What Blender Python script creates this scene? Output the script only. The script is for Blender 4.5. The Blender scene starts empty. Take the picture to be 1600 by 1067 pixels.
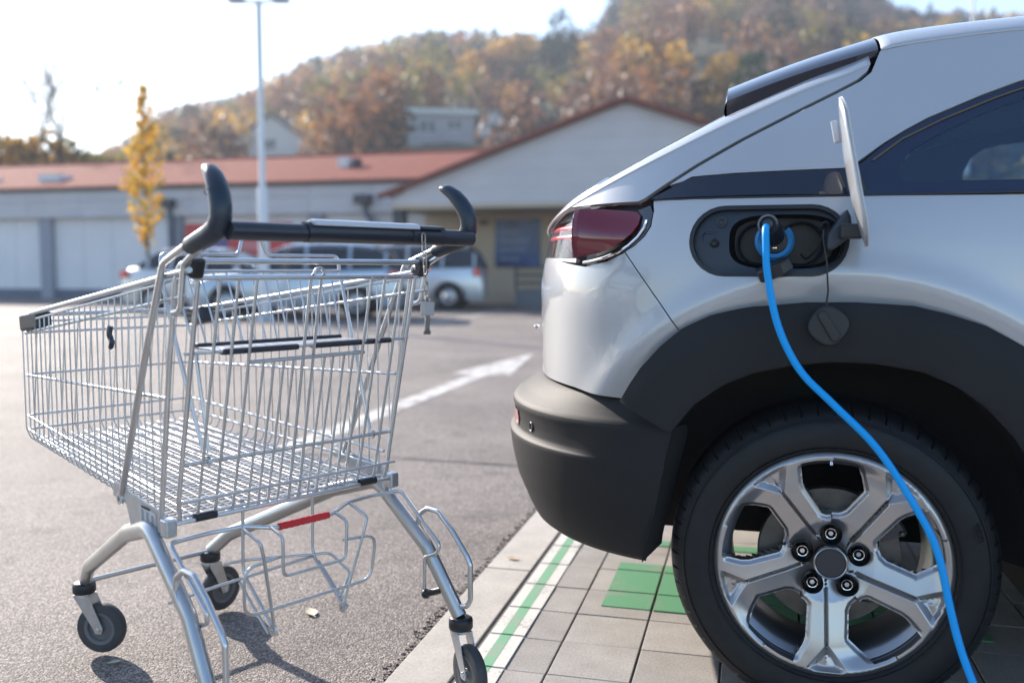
import bpy, bmesh, math, random
import numpy as np
from mathutils import Vector, Matrix
from mathutils.geometry import delaunay_2d_cdt

random.seed(7)
RNG = np.random.default_rng(11)
R = math.radians
PI = math.pi
scene = bpy.context.scene
COL = scene.collection

# ------------------------------------------------------------------ camera
cam_d = bpy.data.cameras.new('camera')
cam = bpy.data.objects.new('camera', cam_d)
COL.objects.link(cam)
cam.location = (0, 0, 0.96)
cam.rotation_euler = (R(90 - 4.51), 0, 0)
cam_d.sensor_width = 36.0
cam_d.lens = 32.4
cam_d.clip_start = 0.05
cam_d.clip_end = 3000
cam_d.dof.use_dof = True
cam_d.dof.focus_distance = 2.05
cam_d.dof.aperture_fstop = 1.9
scene.camera = cam

# ------------------------------------------------------------------ world, sun, exposure
SUN_AZ, SUN_EL = R(-40), R(26)
world = bpy.data.worlds.new('World')
scene.world = world
world.use_nodes = True
wn = world.node_tree
wn.nodes.clear()
w_out = wn.nodes.new('ShaderNodeOutputWorld')
w_bg = wn.nodes.new('ShaderNodeBackground')
sky = wn.nodes.new('ShaderNodeTexSky')
sky.sky_type = 'NISHITA'
sky.sun_disc = False
sky.sun_elevation = SUN_EL
sky.sun_rotation = SUN_AZ
sky.altitude = 300
sky.air_density = 1.0
sky.dust_density = 0.8
sky.ozone_density = 2.5
w_bg.inputs['Strength'].default_value = 0.135
wn.links.new(sky.outputs[0], w_bg.inputs['Color'])
wn.links.new(w_bg.outputs[0], w_out.inputs['Surface'])
sun_d = bpy.data.lights.new('sun', 'SUN')
sun_d.energy = 5.0
sun_d.angle = R(0.6)
sun_d.color = (1.0, 0.905, 0.80)
sun_o = bpy.data.objects.new('sun', sun_d)
COL.objects.link(sun_o)
sd = Vector((math.sin(SUN_AZ) * math.cos(SUN_EL), math.cos(SUN_AZ) * math.cos(SUN_EL), math.sin(SUN_EL)))
sun_o.rotation_euler = sd.to_track_quat('Z', 'Y').to_euler()
sun_o.location = sd * 60
scene.view_settings.view_transform = 'Standard'
scene.view_settings.look = 'None'
scene.view_settings.exposure = 1.22
scene.view_settings.gamma = 1.0
scene.view_settings.use_curve_mapping = False
scene.cycles.max_bounces = 8
scene.cycles.glossy_bounces = 4
scene.cycles.transmission_bounces = 6
scene.cycles.transparent_max_bounces = 12
scene.cycles.caustics_reflective = False
scene.cycles.caustics_refractive = False
scene.cycles.use_denoising = True
scene.cycles.sample_clamp_indirect = 6

# ------------------------------------------------------------------ materials
MATS = {}

def lin(c):
    return tuple(c) + (1.0,) if len(c) == 3 else tuple(c)

def mat(name, col, rough=0.5, metal=0.0, coat=0.0, coat_rough=0.03, spec=0.5, var=0.0, vscale=8.0, bump=0.0,
        bscale=60.0, emit=None, detail=4.0, trans=0.0, sheen=0.0, col2=None, flake=0.0, sss=0.0):
    if name in MATS:
        return MATS[name]
    m = bpy.data.materials.new(name)
    m.use_nodes = True
    nt = m.node_tree
    b = nt.nodes['Principled BSDF']
    b.inputs['Base Color'].default_value = lin(col)
    b.inputs['Roughness'].default_value = rough
    b.inputs['Metallic'].default_value = metal
    b.inputs['Coat Weight'].default_value = coat
    b.inputs['Coat Roughness'].default_value = coat_rough
    b.inputs['Specular IOR Level'].default_value = spec
    b.inputs['Transmission Weight'].default_value = trans
    tc = nt.nodes.new('ShaderNodeTexCoord')
    if var > 0 or col2:
        n = nt.nodes.new('ShaderNodeTexNoise')
        n.inputs['Scale'].default_value = vscale
        n.inputs['Detail'].default_value = detail
        nt.links.new(tc.outputs['Object'], n.inputs['Vector'])
        r = nt.nodes.new('ShaderNodeValToRGB')
        c1 = col2 if col2 else tuple(max(0, x * (1 - var)) for x in col[:3])
        c2 = col if col2 else tuple(min(1, x * (1 + var)) for x in col[:3])
        r.color_ramp.elements[0].position = 0.3
        r.color_ramp.elements[1].position = 0.7
        r.color_ramp.elements[0].color = lin(c1)
        r.color_ramp.elements[1].color = lin(c2)
        nt.links.new(n.outputs['Fac'], r.inputs['Fac'])
        nt.links.new(r.outputs['Color'], b.inputs['Base Color'])
    if bump > 0:
        n2 = nt.nodes.new('ShaderNodeTexNoise')
        n2.inputs['Scale'].default_value = bscale
        n2.inputs['Detail'].default_value = 3
        nt.links.new(tc.outputs['Object'], n2.inputs['Vector'])
        bp = nt.nodes.new('ShaderNodeBump')
        bp.inputs['Strength'].default_value = bump
        bp.inputs['Distance'].default_value = 0.01
        nt.links.new(n2.outputs['Fac'], bp.inputs['Height'])
        nt.links.new(bp.outputs['Normal'], b.inputs['Normal'])
    if emit:
        b.inputs['Emission Color'].default_value = lin(emit[0])
        b.inputs['Emission Strength'].default_value = emit[1]
    MATS[name] = m
    return m

def asphalt_mat():
    m = bpy.data.materials.new('asphalt')
    m.use_nodes = True
    nt = m.node_tree
    b = nt.nodes['Principled BSDF']
    tc = nt.nodes.new('ShaderNodeTexCoord')
    v = nt.nodes.new('ShaderNodeTexVoronoi')
    v.inputs['Scale'].default_value = 210
    nt.links.new(tc.outputs['Object'], v.inputs['Vector'])
    n = nt.nodes.new('ShaderNodeTexNoise')
    n.inputs['Scale'].default_value = 120
    n.inputs['Detail'].default_value = 6
    n.inputs['Roughness'].default_value = 0.7
    nt.links.new(tc.outputs['Object'], n.inputs['Vector'])
    big = nt.nodes.new('ShaderNodeTexNoise')
    big.inputs['Scale'].default_value = 0.9
    big.inputs['Detail'].default_value = 5
    nt.links.new(tc.outputs['Object'], big.inputs['Vector'])
    # stones: random grey per cell
    sep = nt.nodes.new('ShaderNodeSeparateColor')
    nt.links.new(v.outputs['Color'], sep.inputs['Color'])
    r = nt.nodes.new('ShaderNodeValToRGB')
    e = r.color_ramp.elements
    e[0].position, e[0].color = 0.0, (0.095, 0.080, 0.071, 1)
    e[1].position, e[1].color = 1.0, (0.43, 0.365, 0.325, 1)
    k = e.new(0.55); k.color = (0.190, 0.161, 0.143, 1)
    nt.links.new(sep.outputs[0], r.inputs['Fac'])
    r2 = nt.nodes.new('ShaderNodeValToRGB')
    r2.color_ramp.elements[0].position, r2.color_ramp.elements[0].color = 0.28, (0.70, 0.70, 0.71, 1)
    r2.color_ramp.elements[1].position, r2.color_ramp.elements[1].color = 0.72, (1.16, 1.16, 1.15, 1)
    nt.links.new(big.outputs['Fac'], r2.inputs['Fac'])
    mx = nt.nodes.new('ShaderNodeMix'); mx.data_type = 'RGBA'; mx.blend_type = 'MULTIPLY'
    mx.inputs[0].default_value = 1.0
    nt.links.new(r.outputs['Color'], mx.inputs[6]); nt.links.new(r2.outputs['Color'], mx.inputs[7])
    nt.links.new(mx.outputs[2], b.inputs['Base Color'])
    mid = nt.nodes.new('ShaderNodeTexNoise'); mid.inputs['Scale'].default_value = 5.5; mid.inputs['Detail'].default_value = 7; mid.inputs['Roughness'].default_value = .65
    nt.links.new(tc.outputs['Object'], mid.inputs['Vector'])
    r3 = nt.nodes.new('ShaderNodeValToRGB')
    r3.color_ramp.elements[0].position, r3.color_ramp.elements[0].color = 0.30, (0.62, 0.62, 0.63, 1)
    r3.color_ramp.elements[1].position, r3.color_ramp.elements[1].color = 0.46, (1.0, 1.0, 1.0, 1)
    nt.links.new(mid.outputs['Fac'], r3.inputs['Fac'])
    mx2 = nt.nodes.new('ShaderNodeMix'); mx2.data_type = 'RGBA'; mx2.blend_type = 'MULTIPLY'; mx2.inputs[0].default_value = 1.0
    nt.links.new(mx.outputs[2], mx2.inputs[6]); nt.links.new(r3.outputs['Color'], mx2.inputs[7])
    nt.links.new(mx2.outputs[2], b.inputs['Base Color'])
    b.inputs['Roughness'].default_value = 0.74
    b.inputs['Specular IOR Level'].default_value = 0.4
    ad = nt.nodes.new('ShaderNodeMath'); ad.operation = 'SUBTRACT'
    nt.links.new(n.outputs['Fac'], ad.inputs[0]); nt.links.new(v.outputs['Distance'], ad.inputs[1])
    bp = nt.nodes.new('ShaderNodeBump')
    bp.inputs['Strength'].default_value = 0.75
    bp.inputs['Distance'].default_value = 0.0045
    nt.links.new(ad.outputs[0], bp.inputs['Height'])
    nt.links.new(bp.outputs['Normal'], b.inputs['Normal'])
    return m

def speckle_mat(name, c1, c2, scale=160, rough=0.85, bump=0.4, big=0.15):
    m = bpy.data.materials.new(name)
    m.use_nodes = True
    nt = m.node_tree
    b = nt.nodes['Principled BSDF']
    tc = nt.nodes.new('ShaderNodeTexCoord')
    oi = nt.nodes.new('ShaderNodeObjectInfo')
    ad0 = nt.nodes.new('ShaderNodeVectorMath'); ad0.operation = 'ADD'
    nt.links.new(tc.outputs['Object'], ad0.inputs[0])
    sc = nt.nodes.new('ShaderNodeVectorMath'); sc.operation = 'SCALE'; sc.inputs['Scale'].default_value = 17.0
    cmb = nt.nodes.new('ShaderNodeCombineXYZ')
    nt.links.new(oi.outputs['Random'], cmb.inputs[0]); nt.links.new(oi.outputs['Random'], cmb.inputs[1])
    nt.links.new(cmb.outputs[0], sc.inputs[0])
    nt.links.new(sc.outputs[0], ad0.inputs[1])
    n = nt.nodes.new('ShaderNodeTexNoise'); n.inputs['Scale'].default_value = scale; n.inputs['Detail'].default_value = 5
    n.inputs['Roughness'].default_value = 0.75
    nt.links.new(ad0.outputs[0], n.inputs['Vector'])
    n3 = nt.nodes.new('ShaderNodeTexNoise'); n3.inputs['Scale'].default_value = 9; n3.inputs['Detail'].default_value = 4
    nt.links.new(ad0.outputs[0], n3.inputs['Vector'])
    r = nt.nodes.new('ShaderNodeValToRGB')
    r.color_ramp.elements[0].position, r.color_ramp.elements[0].color = 0.32, lin(c1)
    r.color_ramp.elements[1].position, r.color_ramp.elements[1].color = 0.68, lin(c2)
    nt.links.new(n.outputs['Fac'], r.inputs['Fac'])
    mr = nt.nodes.new('ShaderNodeMapRange')
    mr.inputs['From Min'].default_value = 0.25; mr.inputs['From Max'].default_value = 0.75
    mr.inputs['To Min'].default_value = 1 - big; mr.inputs['To Max'].default_value = 1 + big
    nt.links.new(n3.outputs['Fac'], mr.inputs['Value'])
    mr2 = nt.nodes.new('ShaderNodeMapRange')
    mr2.inputs['To Min'].default_value = 0.9; mr2.inputs['To Max'].default_value = 1.08
    nt.links.new(oi.outputs['Random'], mr2.inputs['Value'])
    mu = nt.nodes.new('ShaderNodeMath'); mu.operation = 'MULTIPLY'
    nt.links.new(mr.outputs[0], mu.inputs[0]); nt.links.new(mr2.outputs[0], mu.inputs[1])
    vs = nt.nodes.new('ShaderNodeVectorMath'); vs.operation = 'SCALE'
    nt.links.new(r.outputs['Color'], vs.inputs[0]); nt.links.new(mu.outputs[0], vs.inputs['Scale'])
    nt.links.new(vs.outputs[0], b.inputs['Base Color'])
    b.inputs['Roughness'].default_value = rough
    bp = nt.nodes.new('ShaderNodeBump'); bp.inputs['Strength'].default_value = bump; bp.inputs['Distance'].default_value = 0.003
    nt.links.new(n.outputs['Fac'], bp.inputs['Height'])
    nt.links.new(bp.outputs['Normal'], b.inputs['Normal'])
    MATS[name] = m
    return m

def paint_mat(name, col, worn, thr=0.40):
    """road paint, worn through in specks to what it is painted on"""
    m = bpy.data.materials.new(name)
    m.use_nodes = True
    nt = m.node_tree
    b = nt.nodes['Principled BSDF']
    tc = nt.nodes.new('ShaderNodeTexCoord')
    n = nt.nodes.new('ShaderNodeTexNoise'); n.inputs['Scale'].default_value = 120; n.inputs['Detail'].default_value = 6
    n.inputs['Roughness'].default_value = 0.8
    nt.links.new(tc.outputs['Object'], n.inputs['Vector'])
    n2 = nt.nodes.new('ShaderNodeTexNoise'); n2.inputs['Scale'].default_value = 7; n2.inputs['Detail'].default_value = 5
    nt.links.new(tc.outputs['Object'], n2.inputs['Vector'])
    av = nt.nodes.new('ShaderNodeMath'); av.operation = 'ADD'
    nt.links.new(n.outputs['Fac'], av.inputs[0]); nt.links.new(n2.outputs['Fac'], av.inputs[1])
    r = nt.nodes.new('ShaderNodeValToRGB')
    r.color_ramp.elements[0].position, r.color_ramp.elements[0].color = thr, lin(worn)
    r.color_ramp.elements[1].position, r.color_ramp.elements[1].color = thr + .06, lin(col)
    hv = nt.nodes.new('ShaderNodeMath'); hv.operation = 'MULTIPLY'; hv.inputs[1].default_value = 0.5
    nt.links.new(av.outputs[0], hv.inputs[0])
    nt.links.new(hv.outputs[0], r.inputs['Fac'])
    nt.links.new(r.outputs['Color'], b.inputs['Base Color'])
    b.inputs['Roughness'].default_value = 0.7
    bp = nt.nodes.new('ShaderNodeBump'); bp.inputs['Strength'].default_value = 0.35; bp.inputs['Distance'].default_value = 0.003
    nt.links.new(n.outputs['Fac'], bp.inputs['Height'])
    nt.links.new(bp.outputs['Normal'], b.inputs['Normal'])
    MATS[name] = m
    return m

def glass_mat(name, tint, refl=(1, 1, 1), rough=0.0, ior=1.5, boost=1.0):
    m = bpy.data.materials.new(name)
    m.use_nodes = True
    nt = m.node_tree
    nt.nodes.clear()
    out = nt.nodes.new('ShaderNodeOutputMaterial')
    tr = nt.nodes.new('ShaderNodeBsdfTransparent'); tr.inputs['Color'].default_value = lin(tint)
    gl = nt.nodes.new('ShaderNodeBsdfGlossy'); gl.inputs['Roughness'].default_value = rough
    gl.inputs['Color'].default_value = lin(refl)
    fr = nt.nodes.new('ShaderNodeFresnel'); fr.inputs['IOR'].default_value = ior
    mu = nt.nodes.new('ShaderNodeMath'); mu.operation = 'MULTIPLY'; mu.inputs[1].default_value = boost; mu.use_clamp = True
    nt.links.new(fr.outputs[0], mu.inputs[0])
    mx = nt.nodes.new('ShaderNodeMixShader')
    nt.links.new(mu.outputs[0], mx.inputs[0]); nt.links.new(tr.outputs[0], mx.inputs[1]); nt.links.new(gl.outputs[0], mx.inputs[2])
    nt.links.new(mx.outputs[0], out.inputs['Surface'])
    MATS[name] = m
    return m

def leaf_mat(name, cols, rough=0.6):
    m = bpy.data.materials.new(name)
    m.use_nodes = True
    nt = m.node_tree
    b = nt.nodes['Principled BSDF']
    out = nt.nodes['Material Output']
    geo = nt.nodes.new('ShaderNodeNewGeometry')
    r = nt.nodes.new('ShaderNodeValToRGB')
    e = r.color_ramp.elements
    e[0].position, e[0].color = 0.0, lin(cols[0])
    e[1].position, e[1].color = 1.0, lin(cols[-1])
    for i, c in enumerate(cols[1:-1]):
        k = e.new((i + 1) / (len(cols) - 1)); k.color = lin(c)
    nt.links.new(geo.outputs['Random Per Island'], r.inputs['Fac'])
    nt.links.new(r.outputs['Color'], b.inputs['Base Color'])
    b.inputs['Roughness'].default_value = rough
    tl = nt.nodes.new('ShaderNodeBsdfTranslucent')
    nt.links.new(r.outputs['Color'], tl.inputs['Color'])
    mx = nt.nodes.new('ShaderNodeMixShader'); mx.inputs[0].default_value = 0.4
    nt.links.new(b.outputs[0], mx.inputs[1]); nt.links.new(tl.outputs[0], mx.inputs[2])
    nt.links.new(mx.outputs[0], out.inputs['Surface'])
    MATS[name] = m
    return m

M_asphalt = asphalt_mat()
M_paver = speckle_mat('paver_concrete', (0.26, 0.242, 0.224), (0.42, 0.392, 0.362))
M_kerb = speckle_mat('kerb_concrete', (0.36, 0.325, 0.285), (0.50, 0.46, 0.41), scale=120)
M_bed = speckle_mat('joint_sand', (0.08, 0.073, 0.066), (0.16, 0.147, 0.133), scale=300)
M_white_line = paint_mat('line_paint_white', (0.62, 0.59, 0.54), (0.34, 0.31, 0.28), .40)
M_green_line = paint_mat('line_paint_green', (0.16, 0.37, 0.21), (0.28, 0.30, 0.25), .42)
M_green_patch = paint_mat('patch_paint_green', (0.095, 0.29, 0.145), (0.22, 0.26, 0.20))
M_arrow = paint_mat('arrow_paint_white', (0.55, 0.52, 0.48), (0.20, 0.175, 0.155), .43)
M_zinc = mat('zinc_wire', (0.54, 0.56, 0.58), rough=0.44, metal=1.0, var=0.06, vscale=30)
M_zinc2 = mat('zinc_tube', (0.60, 0.62, 0.64), rough=0.30, metal=1.0, var=0.08, vscale=18)
M_legpaint = mat('leg_tube_lacquer', (0.50, 0.51, 0.51), rough=0.32, metal=0.85, coat=0.3, var=0.06, vscale=12)
M_sheet = mat('galvanised_sheet', (0.52, 0.54, 0.56), rough=0.38, metal=0.9, var=0.10, vscale=40)
M_plastic = mat('grip_plastic', (0.016, 0.026, 0.042), rough=0.36, spec=0.5, bump=0.05, bscale=900)
M_plastic2 = mat('handle_plastic', (0.022, 0.026, 0.036), rough=0.30, spec=0.5, bump=0.05, bscale=900)
M_plate = mat('handle_label_plate', (0.55, 0.56, 0.60), rough=0.28)
M_black = mat('black_plastic', (0.012, 0.013, 0.016), rough=0.42)
M_red = mat('red_sleeve', (0.62, 0.02, 0.025), rough=0.35)
M_wheelrub = mat('caster_rubber', (0.045, 0.046, 0.05), rough=0.6, var=0.15, vscale=60)
M_wheelhub = mat('caster_hub', (0.13, 0.13, 0.135), rough=0.5)
M_lock = mat('lock_housing', (0.42, 0.40, 0.38), rough=0.45)
M_chain = mat('chain_steel', (0.42, 0.38, 0.36), rough=0.28, metal=1.0)
M_paint = mat('car_paint_silver_white', (0.455, 0.465, 0.48), rough=0.32, metal=0.25, coat=1.0, coat_rough=0.02)
M_clad = mat('cladding_plastic', (0.014, 0.0138, 0.0150), rough=0.60, spec=0.28, var=.18, vscale=5, bump=0.12, bscale=1500)
M_gloss = mat('gloss_black', (0.006, 0.011, 0.026), rough=0.05, coat=0.6, coat_rough=0.02)
M_frit = mat('glass_frit', (0.007, 0.018, 0.050), rough=0.03, coat=0.5)  # blue in the base colour stands in for reflected sky
M_liner = mat('wheel_liner', (0.010, 0.010, 0.011), rough=0.85, bump=0.3, bscale=300)
M_inner = mat('cabin_trim', (0.045, 0.05, 0.06), rough=0.8, var=0.1)
M_tyre = mat('tyre_rubber', (0.0085, 0.009, 0.0105), rough=0.55, spec=0.35, var=0.25, vscale=40, bump=0.08, bscale=400)
M_alloy = mat('alloy_rim', (0.43, 0.42, 0.42), rough=0.30, metal=0.9, coat=0.5, coat_rough=0.05)
M_alloyin = mat('alloy_barrel', (0.30, 0.31, 0.33), rough=0.33, metal=0.85)
M_cast = mat('cast_iron', (0.12, 0.11, 0.10), rough=0.5, metal=0.8, var=0.2, vscale=30)
M_chrome = mat('chrome', (0.80, 0.80, 0.82), rough=0.08, metal=1.0)
M_lampred = mat('lamp_red_lens', (0.16, 0.004, 0.018), rough=0.04, coat=1.0, coat_rough=0.0)
M_lampred2 = mat('lamp_red_inner', (0.75, 0.03, 0.04), rough=0.2, coat=1.0)
M_lampclear = glass_mat('lamp_clear_lens', (0.92, 0.90, 0.90), ior=1.5)
M_lampedge = mat('lamp_red_edge', (0.80, 0.02, 0.06), rough=0.1, coat=1.0)
M_carglass = glass_mat('car_tinted_glass', (0.50, 0.62, 0.72), refl=(0.6, 0.8, 1.0), ior=1.6, boost=2.2)  # reflection coloured blue and boosted to imitate a bluer sky in the glass
M_rearglass = glass_mat('rear_window_glass', (0.16, 0.19, 0.2), ior=1.55, boost=1.2)
M_blue = mat('cable_blue', (0.0, 0.33, 0.80), rough=0.42, spec=0.3)
M_blue2 = mat('plug_blue', (0.01, 0.19, 0.48), rough=0.45)
M_reflector = mat('reflector_red', (0.75, 0.06, 0.05), rough=0.15, coat=1.0)

# ------------------------------------------------------------------ mesh helpers
class MB:
    def __init__(self):
        self.v, self.f, self.m = [], [], []
    def add(self, vs, fs, mi=0):
        o = len(self.v)
        self.v.extend([tuple(p) for p in vs])
        self.f.extend([tuple(i + o for i in q) for q in fs])
        self.m.extend([mi] * len(fs))
        return self
    def box(self, x0, x1, y0, y1, z0, z1, mi=0):
        vs = [(x0, y0, z0), (x1, y0, z0), (x1, y1, z0), (x0, y1, z0), (x0, y0, z1), (x1, y0, z1), (x1, y1, z1), (x0, y1, z1)]
        return self.add(vs, [(0, 3, 2, 1), (4, 5, 6, 7), (0, 1, 5, 4), (1, 2, 6, 5), (2, 3, 7, 6), (3, 0, 4, 7)], mi)
    def prism(self, poly, axis, d0, d1, mi=0):
        """poly of 2D points extruded along axis ('x': (y,z), 'y': (x,z), 'z': (x,y))"""
        def mk(p, d):
            return {'x': (d, p[0], p[1]), 'y': (p[0], d, p[1]), 'z': (p[0], p[1], d)}[axis]
        n = len(poly)
        vs = [mk(p, d0) for p in poly] + [mk(p, d1) for p in poly]
        fs = [tuple(range(n - 1, -1, -1)), tuple(range(n, 2 * n))]
        fs += [(i, (i + 1) % n, n + (i + 1) % n, n + i) for i in range(n)]
        return self.add(vs, fs, mi)
    def tube(self, pts, r, sides=8, fillet=0.0, closed=False, cap=True, mi=0, flat=None, rr=None):
        P = fillet_path(pts, fillet, closed) if fillet > 0 else [Vector(p) for p in pts]
        n = len(P)
        T = []
        for i in range(n):
            if closed:
                t = P[(i + 1) % n] - P[i - 1]
            else:
                t = (P[min(i + 1, n - 1)] - P[max(i - 1, 0)])
            T.append(t.normalized() if t.length > 1e-9 else Vector((0, 0, 1)))
        ref = Vector((0, 0, 1)) if abs(T[0].z) < 0.9 else Vector((1, 0, 0))
        N = (ref - T[0] * ref.dot(T[0])).normalized()
        vs = []
        for i in range(n):
            N = (N - T[i] * N.dot(T[i])).normalized()
            Bn = T[i].cross(N)
            ri = r if rr is None else rr[min(len(rr) - 1, int(i * len(rr) / n))] if not callable(rr) else rr(i / max(1, n - 1))
            for k in range(sides):
                a = 2 * PI * k / sides
                fa, fb = (1, 1) if flat is None else flat
                vs.append(P[i] + N * (math.cos(a) * ri * fa) + Bn * (math.sin(a) * ri * fb))
        fs = []
        for i in range(n if closed else n - 1):
            j = (i + 1) % n
            for k in range(sides):
                k2 = (k + 1) % sides
                fs.append((i * sides + k, i * sides + k2, j * sides + k2, j * sides + k))
        if cap and not closed:
            fs.append(tuple(range(sides - 1, -1, -1)))
            fs.append(tuple((n - 1) * sides + k for k in range(sides)))
        return self.add(vs, fs, mi)
    def lathe(self, prof, segs=32, axis='y', c=(0, 0, 0), mi=0, close=False, a0=0.0, a1=2 * PI):
        """prof: list of (radius, along-axis)"""
        full = abs(a1 - a0 - 2 * PI) < 1e-6
        ns = segs if full else segs + 1
        vs = []
        for s in range(ns):
            a = a0 + (a1 - a0) * s / segs
            ca, sa = math.cos(a), math.sin(a)
            for (rd, h) in prof:
                if axis == 'y':
                    vs.append((c[0] + rd * ca, c[1] + h, c[2] + rd * sa))
                elif axis == 'z':
                    vs.append((c[0] + rd * ca, c[1] + rd * sa, c[2] + h))
                else:
                    vs.append((c[0] + h, c[1] + rd * ca, c[2] + rd * sa))
        m = len(prof)
        fs = []
        for s in range(segs):
            s2 = (s + 1) % ns
            for j in range(m - 1 if not close else m):
                j2 = (j + 1) % m
                fs.append((s * m + j, s * m + j2, s2 * m + j2, s2 * m + j))
        return self.add(vs, fs, mi)
    def sphere(self, c, r, seg=12, ring=8, sc=(1, 1, 1), mi=0):
        prof = [(max(1e-4, r * math.sin(PI * i / ring)), -r * math.cos(PI * i / ring)) for i in range(ring + 1)]
        o = len(self.v)
        self.lathe(prof, seg, 'z', (0, 0, 0), mi)
        for i in range(o, len(self.v)):
            p = self.v[i]
            self.v[i] = (c[0] + p[0] * sc[0], c[1] + p[1] * sc[1], c[2] + p[2] * sc[2])
        return self
    def grid(self, fn, nu, nv, mi=0):
        vs = [fn(i / nu, j / nv) for i in range(nu + 1) for j in range(nv + 1)]
        fs = [(i * (nv + 1) + j, (i + 1) * (nv + 1) + j, (i + 1) * (nv + 1) + j + 1, i * (nv + 1) + j + 1) for i in range(nu) for j in range(nv)]
        return self.add(vs, fs, mi)
    def xf(self, M, start=0):
        for i in range(start, len(self.v)):
            self.v[i] = tuple(M @ Vector(self.v[i]))
        return self
    def build(self, name, mats, parent=None, smooth=True, bevel=0.0, loc=None, angle=40, fixn=True):
        me = bpy.data.meshes.new(name)
        me.from_pydata(self.v, [], self.f)
        if not isinstance(mats, (list, tuple)):
            mats = [mats]
        for q in mats:
            me.materials.append(q)
        if len(mats) > 1:
            me.polygons.foreach_set('material_index', self.m)
        if fixn:
            bm = bmesh.new(); bm.from_mesh(me)
            bmesh.ops.recalc_face_normals(bm, faces=bm.faces)
            bm.to_mesh(me); bm.free()
        if smooth:
            me.polygons.foreach_set('use_smooth', [True] * len(me.polygons))
            me.set_sharp_from_angle(angle=R(angle))
        me.update()
        o = bpy.data.objects.new(name, me)
        COL.objects.link(o)
        if parent:
            o.parent = parent
        if loc:
            o.location = loc
        if bevel > 0:
            bv = o.modifiers.new('bevel', 'BEVEL')
            bv.width = bevel; bv.segments = 2; bv.limit_method = 'ANGLE'; bv.angle_limit = R(40)
            bv.harden_normals = False
        return o

def fillet_path(pts, rad, closed=False, seg=5):
    P = [Vector(p) for p in pts]
    n = len(P)
    out = []
    for i in range(n):
        if not closed and (i == 0 or i == n - 1):
            out.append(P[i]); continue
        a, b, c = P[i - 1], P[i], P[(i + 1) % n]
        d1, d2 = (a - b), (c - b)
        l1, l2 = d1.length, d2.length
        if l1 < 1e-6 or l2 < 1e-6:
            continue
        d1 /= l1; d2 /= l2
        ang = d1.angle(d2)
        if ang > PI - 0.05:
            out.append(b); continue
        t = min(rad / math.tan(ang / 2), l1 * 0.48, l2 * 0.48)
        p0, p2 = b + d1 * t, b + d2 * t
        for k in range(seg + 1):
            u = k / seg
            out.append(p0 * (1 - u) ** 2 + b * 2 * u * (1 - u) + p2 * u ** 2)
    return out

def tag(o, label=None, cat=None, group=None, kind=None):
    if label: o['label'] = label
    if cat: o['category'] = cat
    if group: o['group'] = group
    if kind: o['kind'] = kind
    return o

def empty(name, loc=(0, 0, 0), rz=0.0):
    e = bpy.data.objects.new(name, None)
    e.empty_display_size = 0.1
    COL.objects.link(e)
    e.location = loc
    e.rotation_euler = (0, 0, rz)
    return e

def copy_tree(o, parent=None):
    c = o.copy()
    COL.objects.link(c)
    c.parent = parent
    for ch in list(o.children):
        copy_tree(ch, c)
    return c

def interp(x, xs, ys):
    return float(np.interp(x, xs, ys))

def smooth_table(xs, ys):
    """cubic (Catmull-Rom style monotone-ish) interpolation"""
    xs = list(xs); ys = list(ys)
    n = len(xs)
    d = [(ys[i + 1] - ys[i]) / (xs[i + 1] - xs[i]) for i in range(n - 1)]
    m = [d[0]] + [0 if d[i - 1] * d[i] <= 0 else 2 * d[i - 1] * d[i] / (d[i - 1] + d[i]) for i in range(1, n - 1)] + [d[-1]]
    def f(x):
        if x <= xs[0]: return ys[0] + m[0] * (x - xs[0]) * 0
        if x >= xs[-1]: return ys[-1]
        i = int(np.searchsorted(xs, x)) - 1
        i = max(0, min(n - 2, i))
        h = xs[i + 1] - xs[i]; t = (x - xs[i]) / h
        return ((2 * t ** 3 - 3 * t ** 2 + 1) * ys[i] + (t ** 3 - 2 * t ** 2 + t) * h * m[i]
                + (-2 * t ** 3 + 3 * t ** 2) * ys[i + 1] + (t ** 3 - t ** 2) * h * m[i + 1])
    return f

def sstep(a, b, x):
    t = max(0.0, min(1.0, (x - a) / (b - a)))
    return t * t * (3 - 2 * t)

# The lot is laid out on one grid turned by 14.6 degrees: a along the parking row, b across it
YAW = R(14.6)
CA, SA = math.cos(YAW), math.sin(YAW)
def ab(a, b, z=0.0):
    return Vector((a * CA + b * SA, -a * SA + b * CA, z))
def lot_root(name, a, b, z=0.0, extra=0.0):
    return empty(name, ab(a, b, z), -YAW + extra)

# ================================================================== GROUND
g = MB().grid(lambda u, v: (-420 + 900 * u, -60 + 520 * v, -0.008), 6, 6)
ground = g.build('ground', M_asphalt, smooth=False)
tag(ground, kind='structure')

# paved charging bay: bed, kerb stones, pavers
bay = lot_root('paved_bay', 0, 0)
tag(bay, kind='structure')
MB().add([(-0.815, -3, -0.004), (7, -3, -0.004), (7, 9.5, -0.004), (-0.815, 9.5, -0.004)], [(0, 1, 2, 3)]).build('joint_bed', M_bed, bay, smooth=False)
kb = MB().box(0, 0.145, 0, 0.994, -0.05, 0.001)
kb_o = kb.build('kerb_stone', M_kerb, bay, smooth=False, bevel=0.003)
first = True
for i in range(-4, 7):
    o = kb_o if first else kb_o.copy()
    if not first:
        COL.objects.link(o); o.parent = bay
    first = False
    o.location = (-0.812 + random.uniform(-.001, .001), 2.797 + i * 1.0, random.uniform(-0.0008, 0.0008))
pv = MB().box(0.0024, 0.1976, 0.0013, 0.1987, -0.05, 0.0)
pv_o = pv.build('paver', M_paver, bay, smooth=False, bevel=0.002)
rest = MB()
A0, B0 = -0.657, 2.075
first = True
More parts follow.
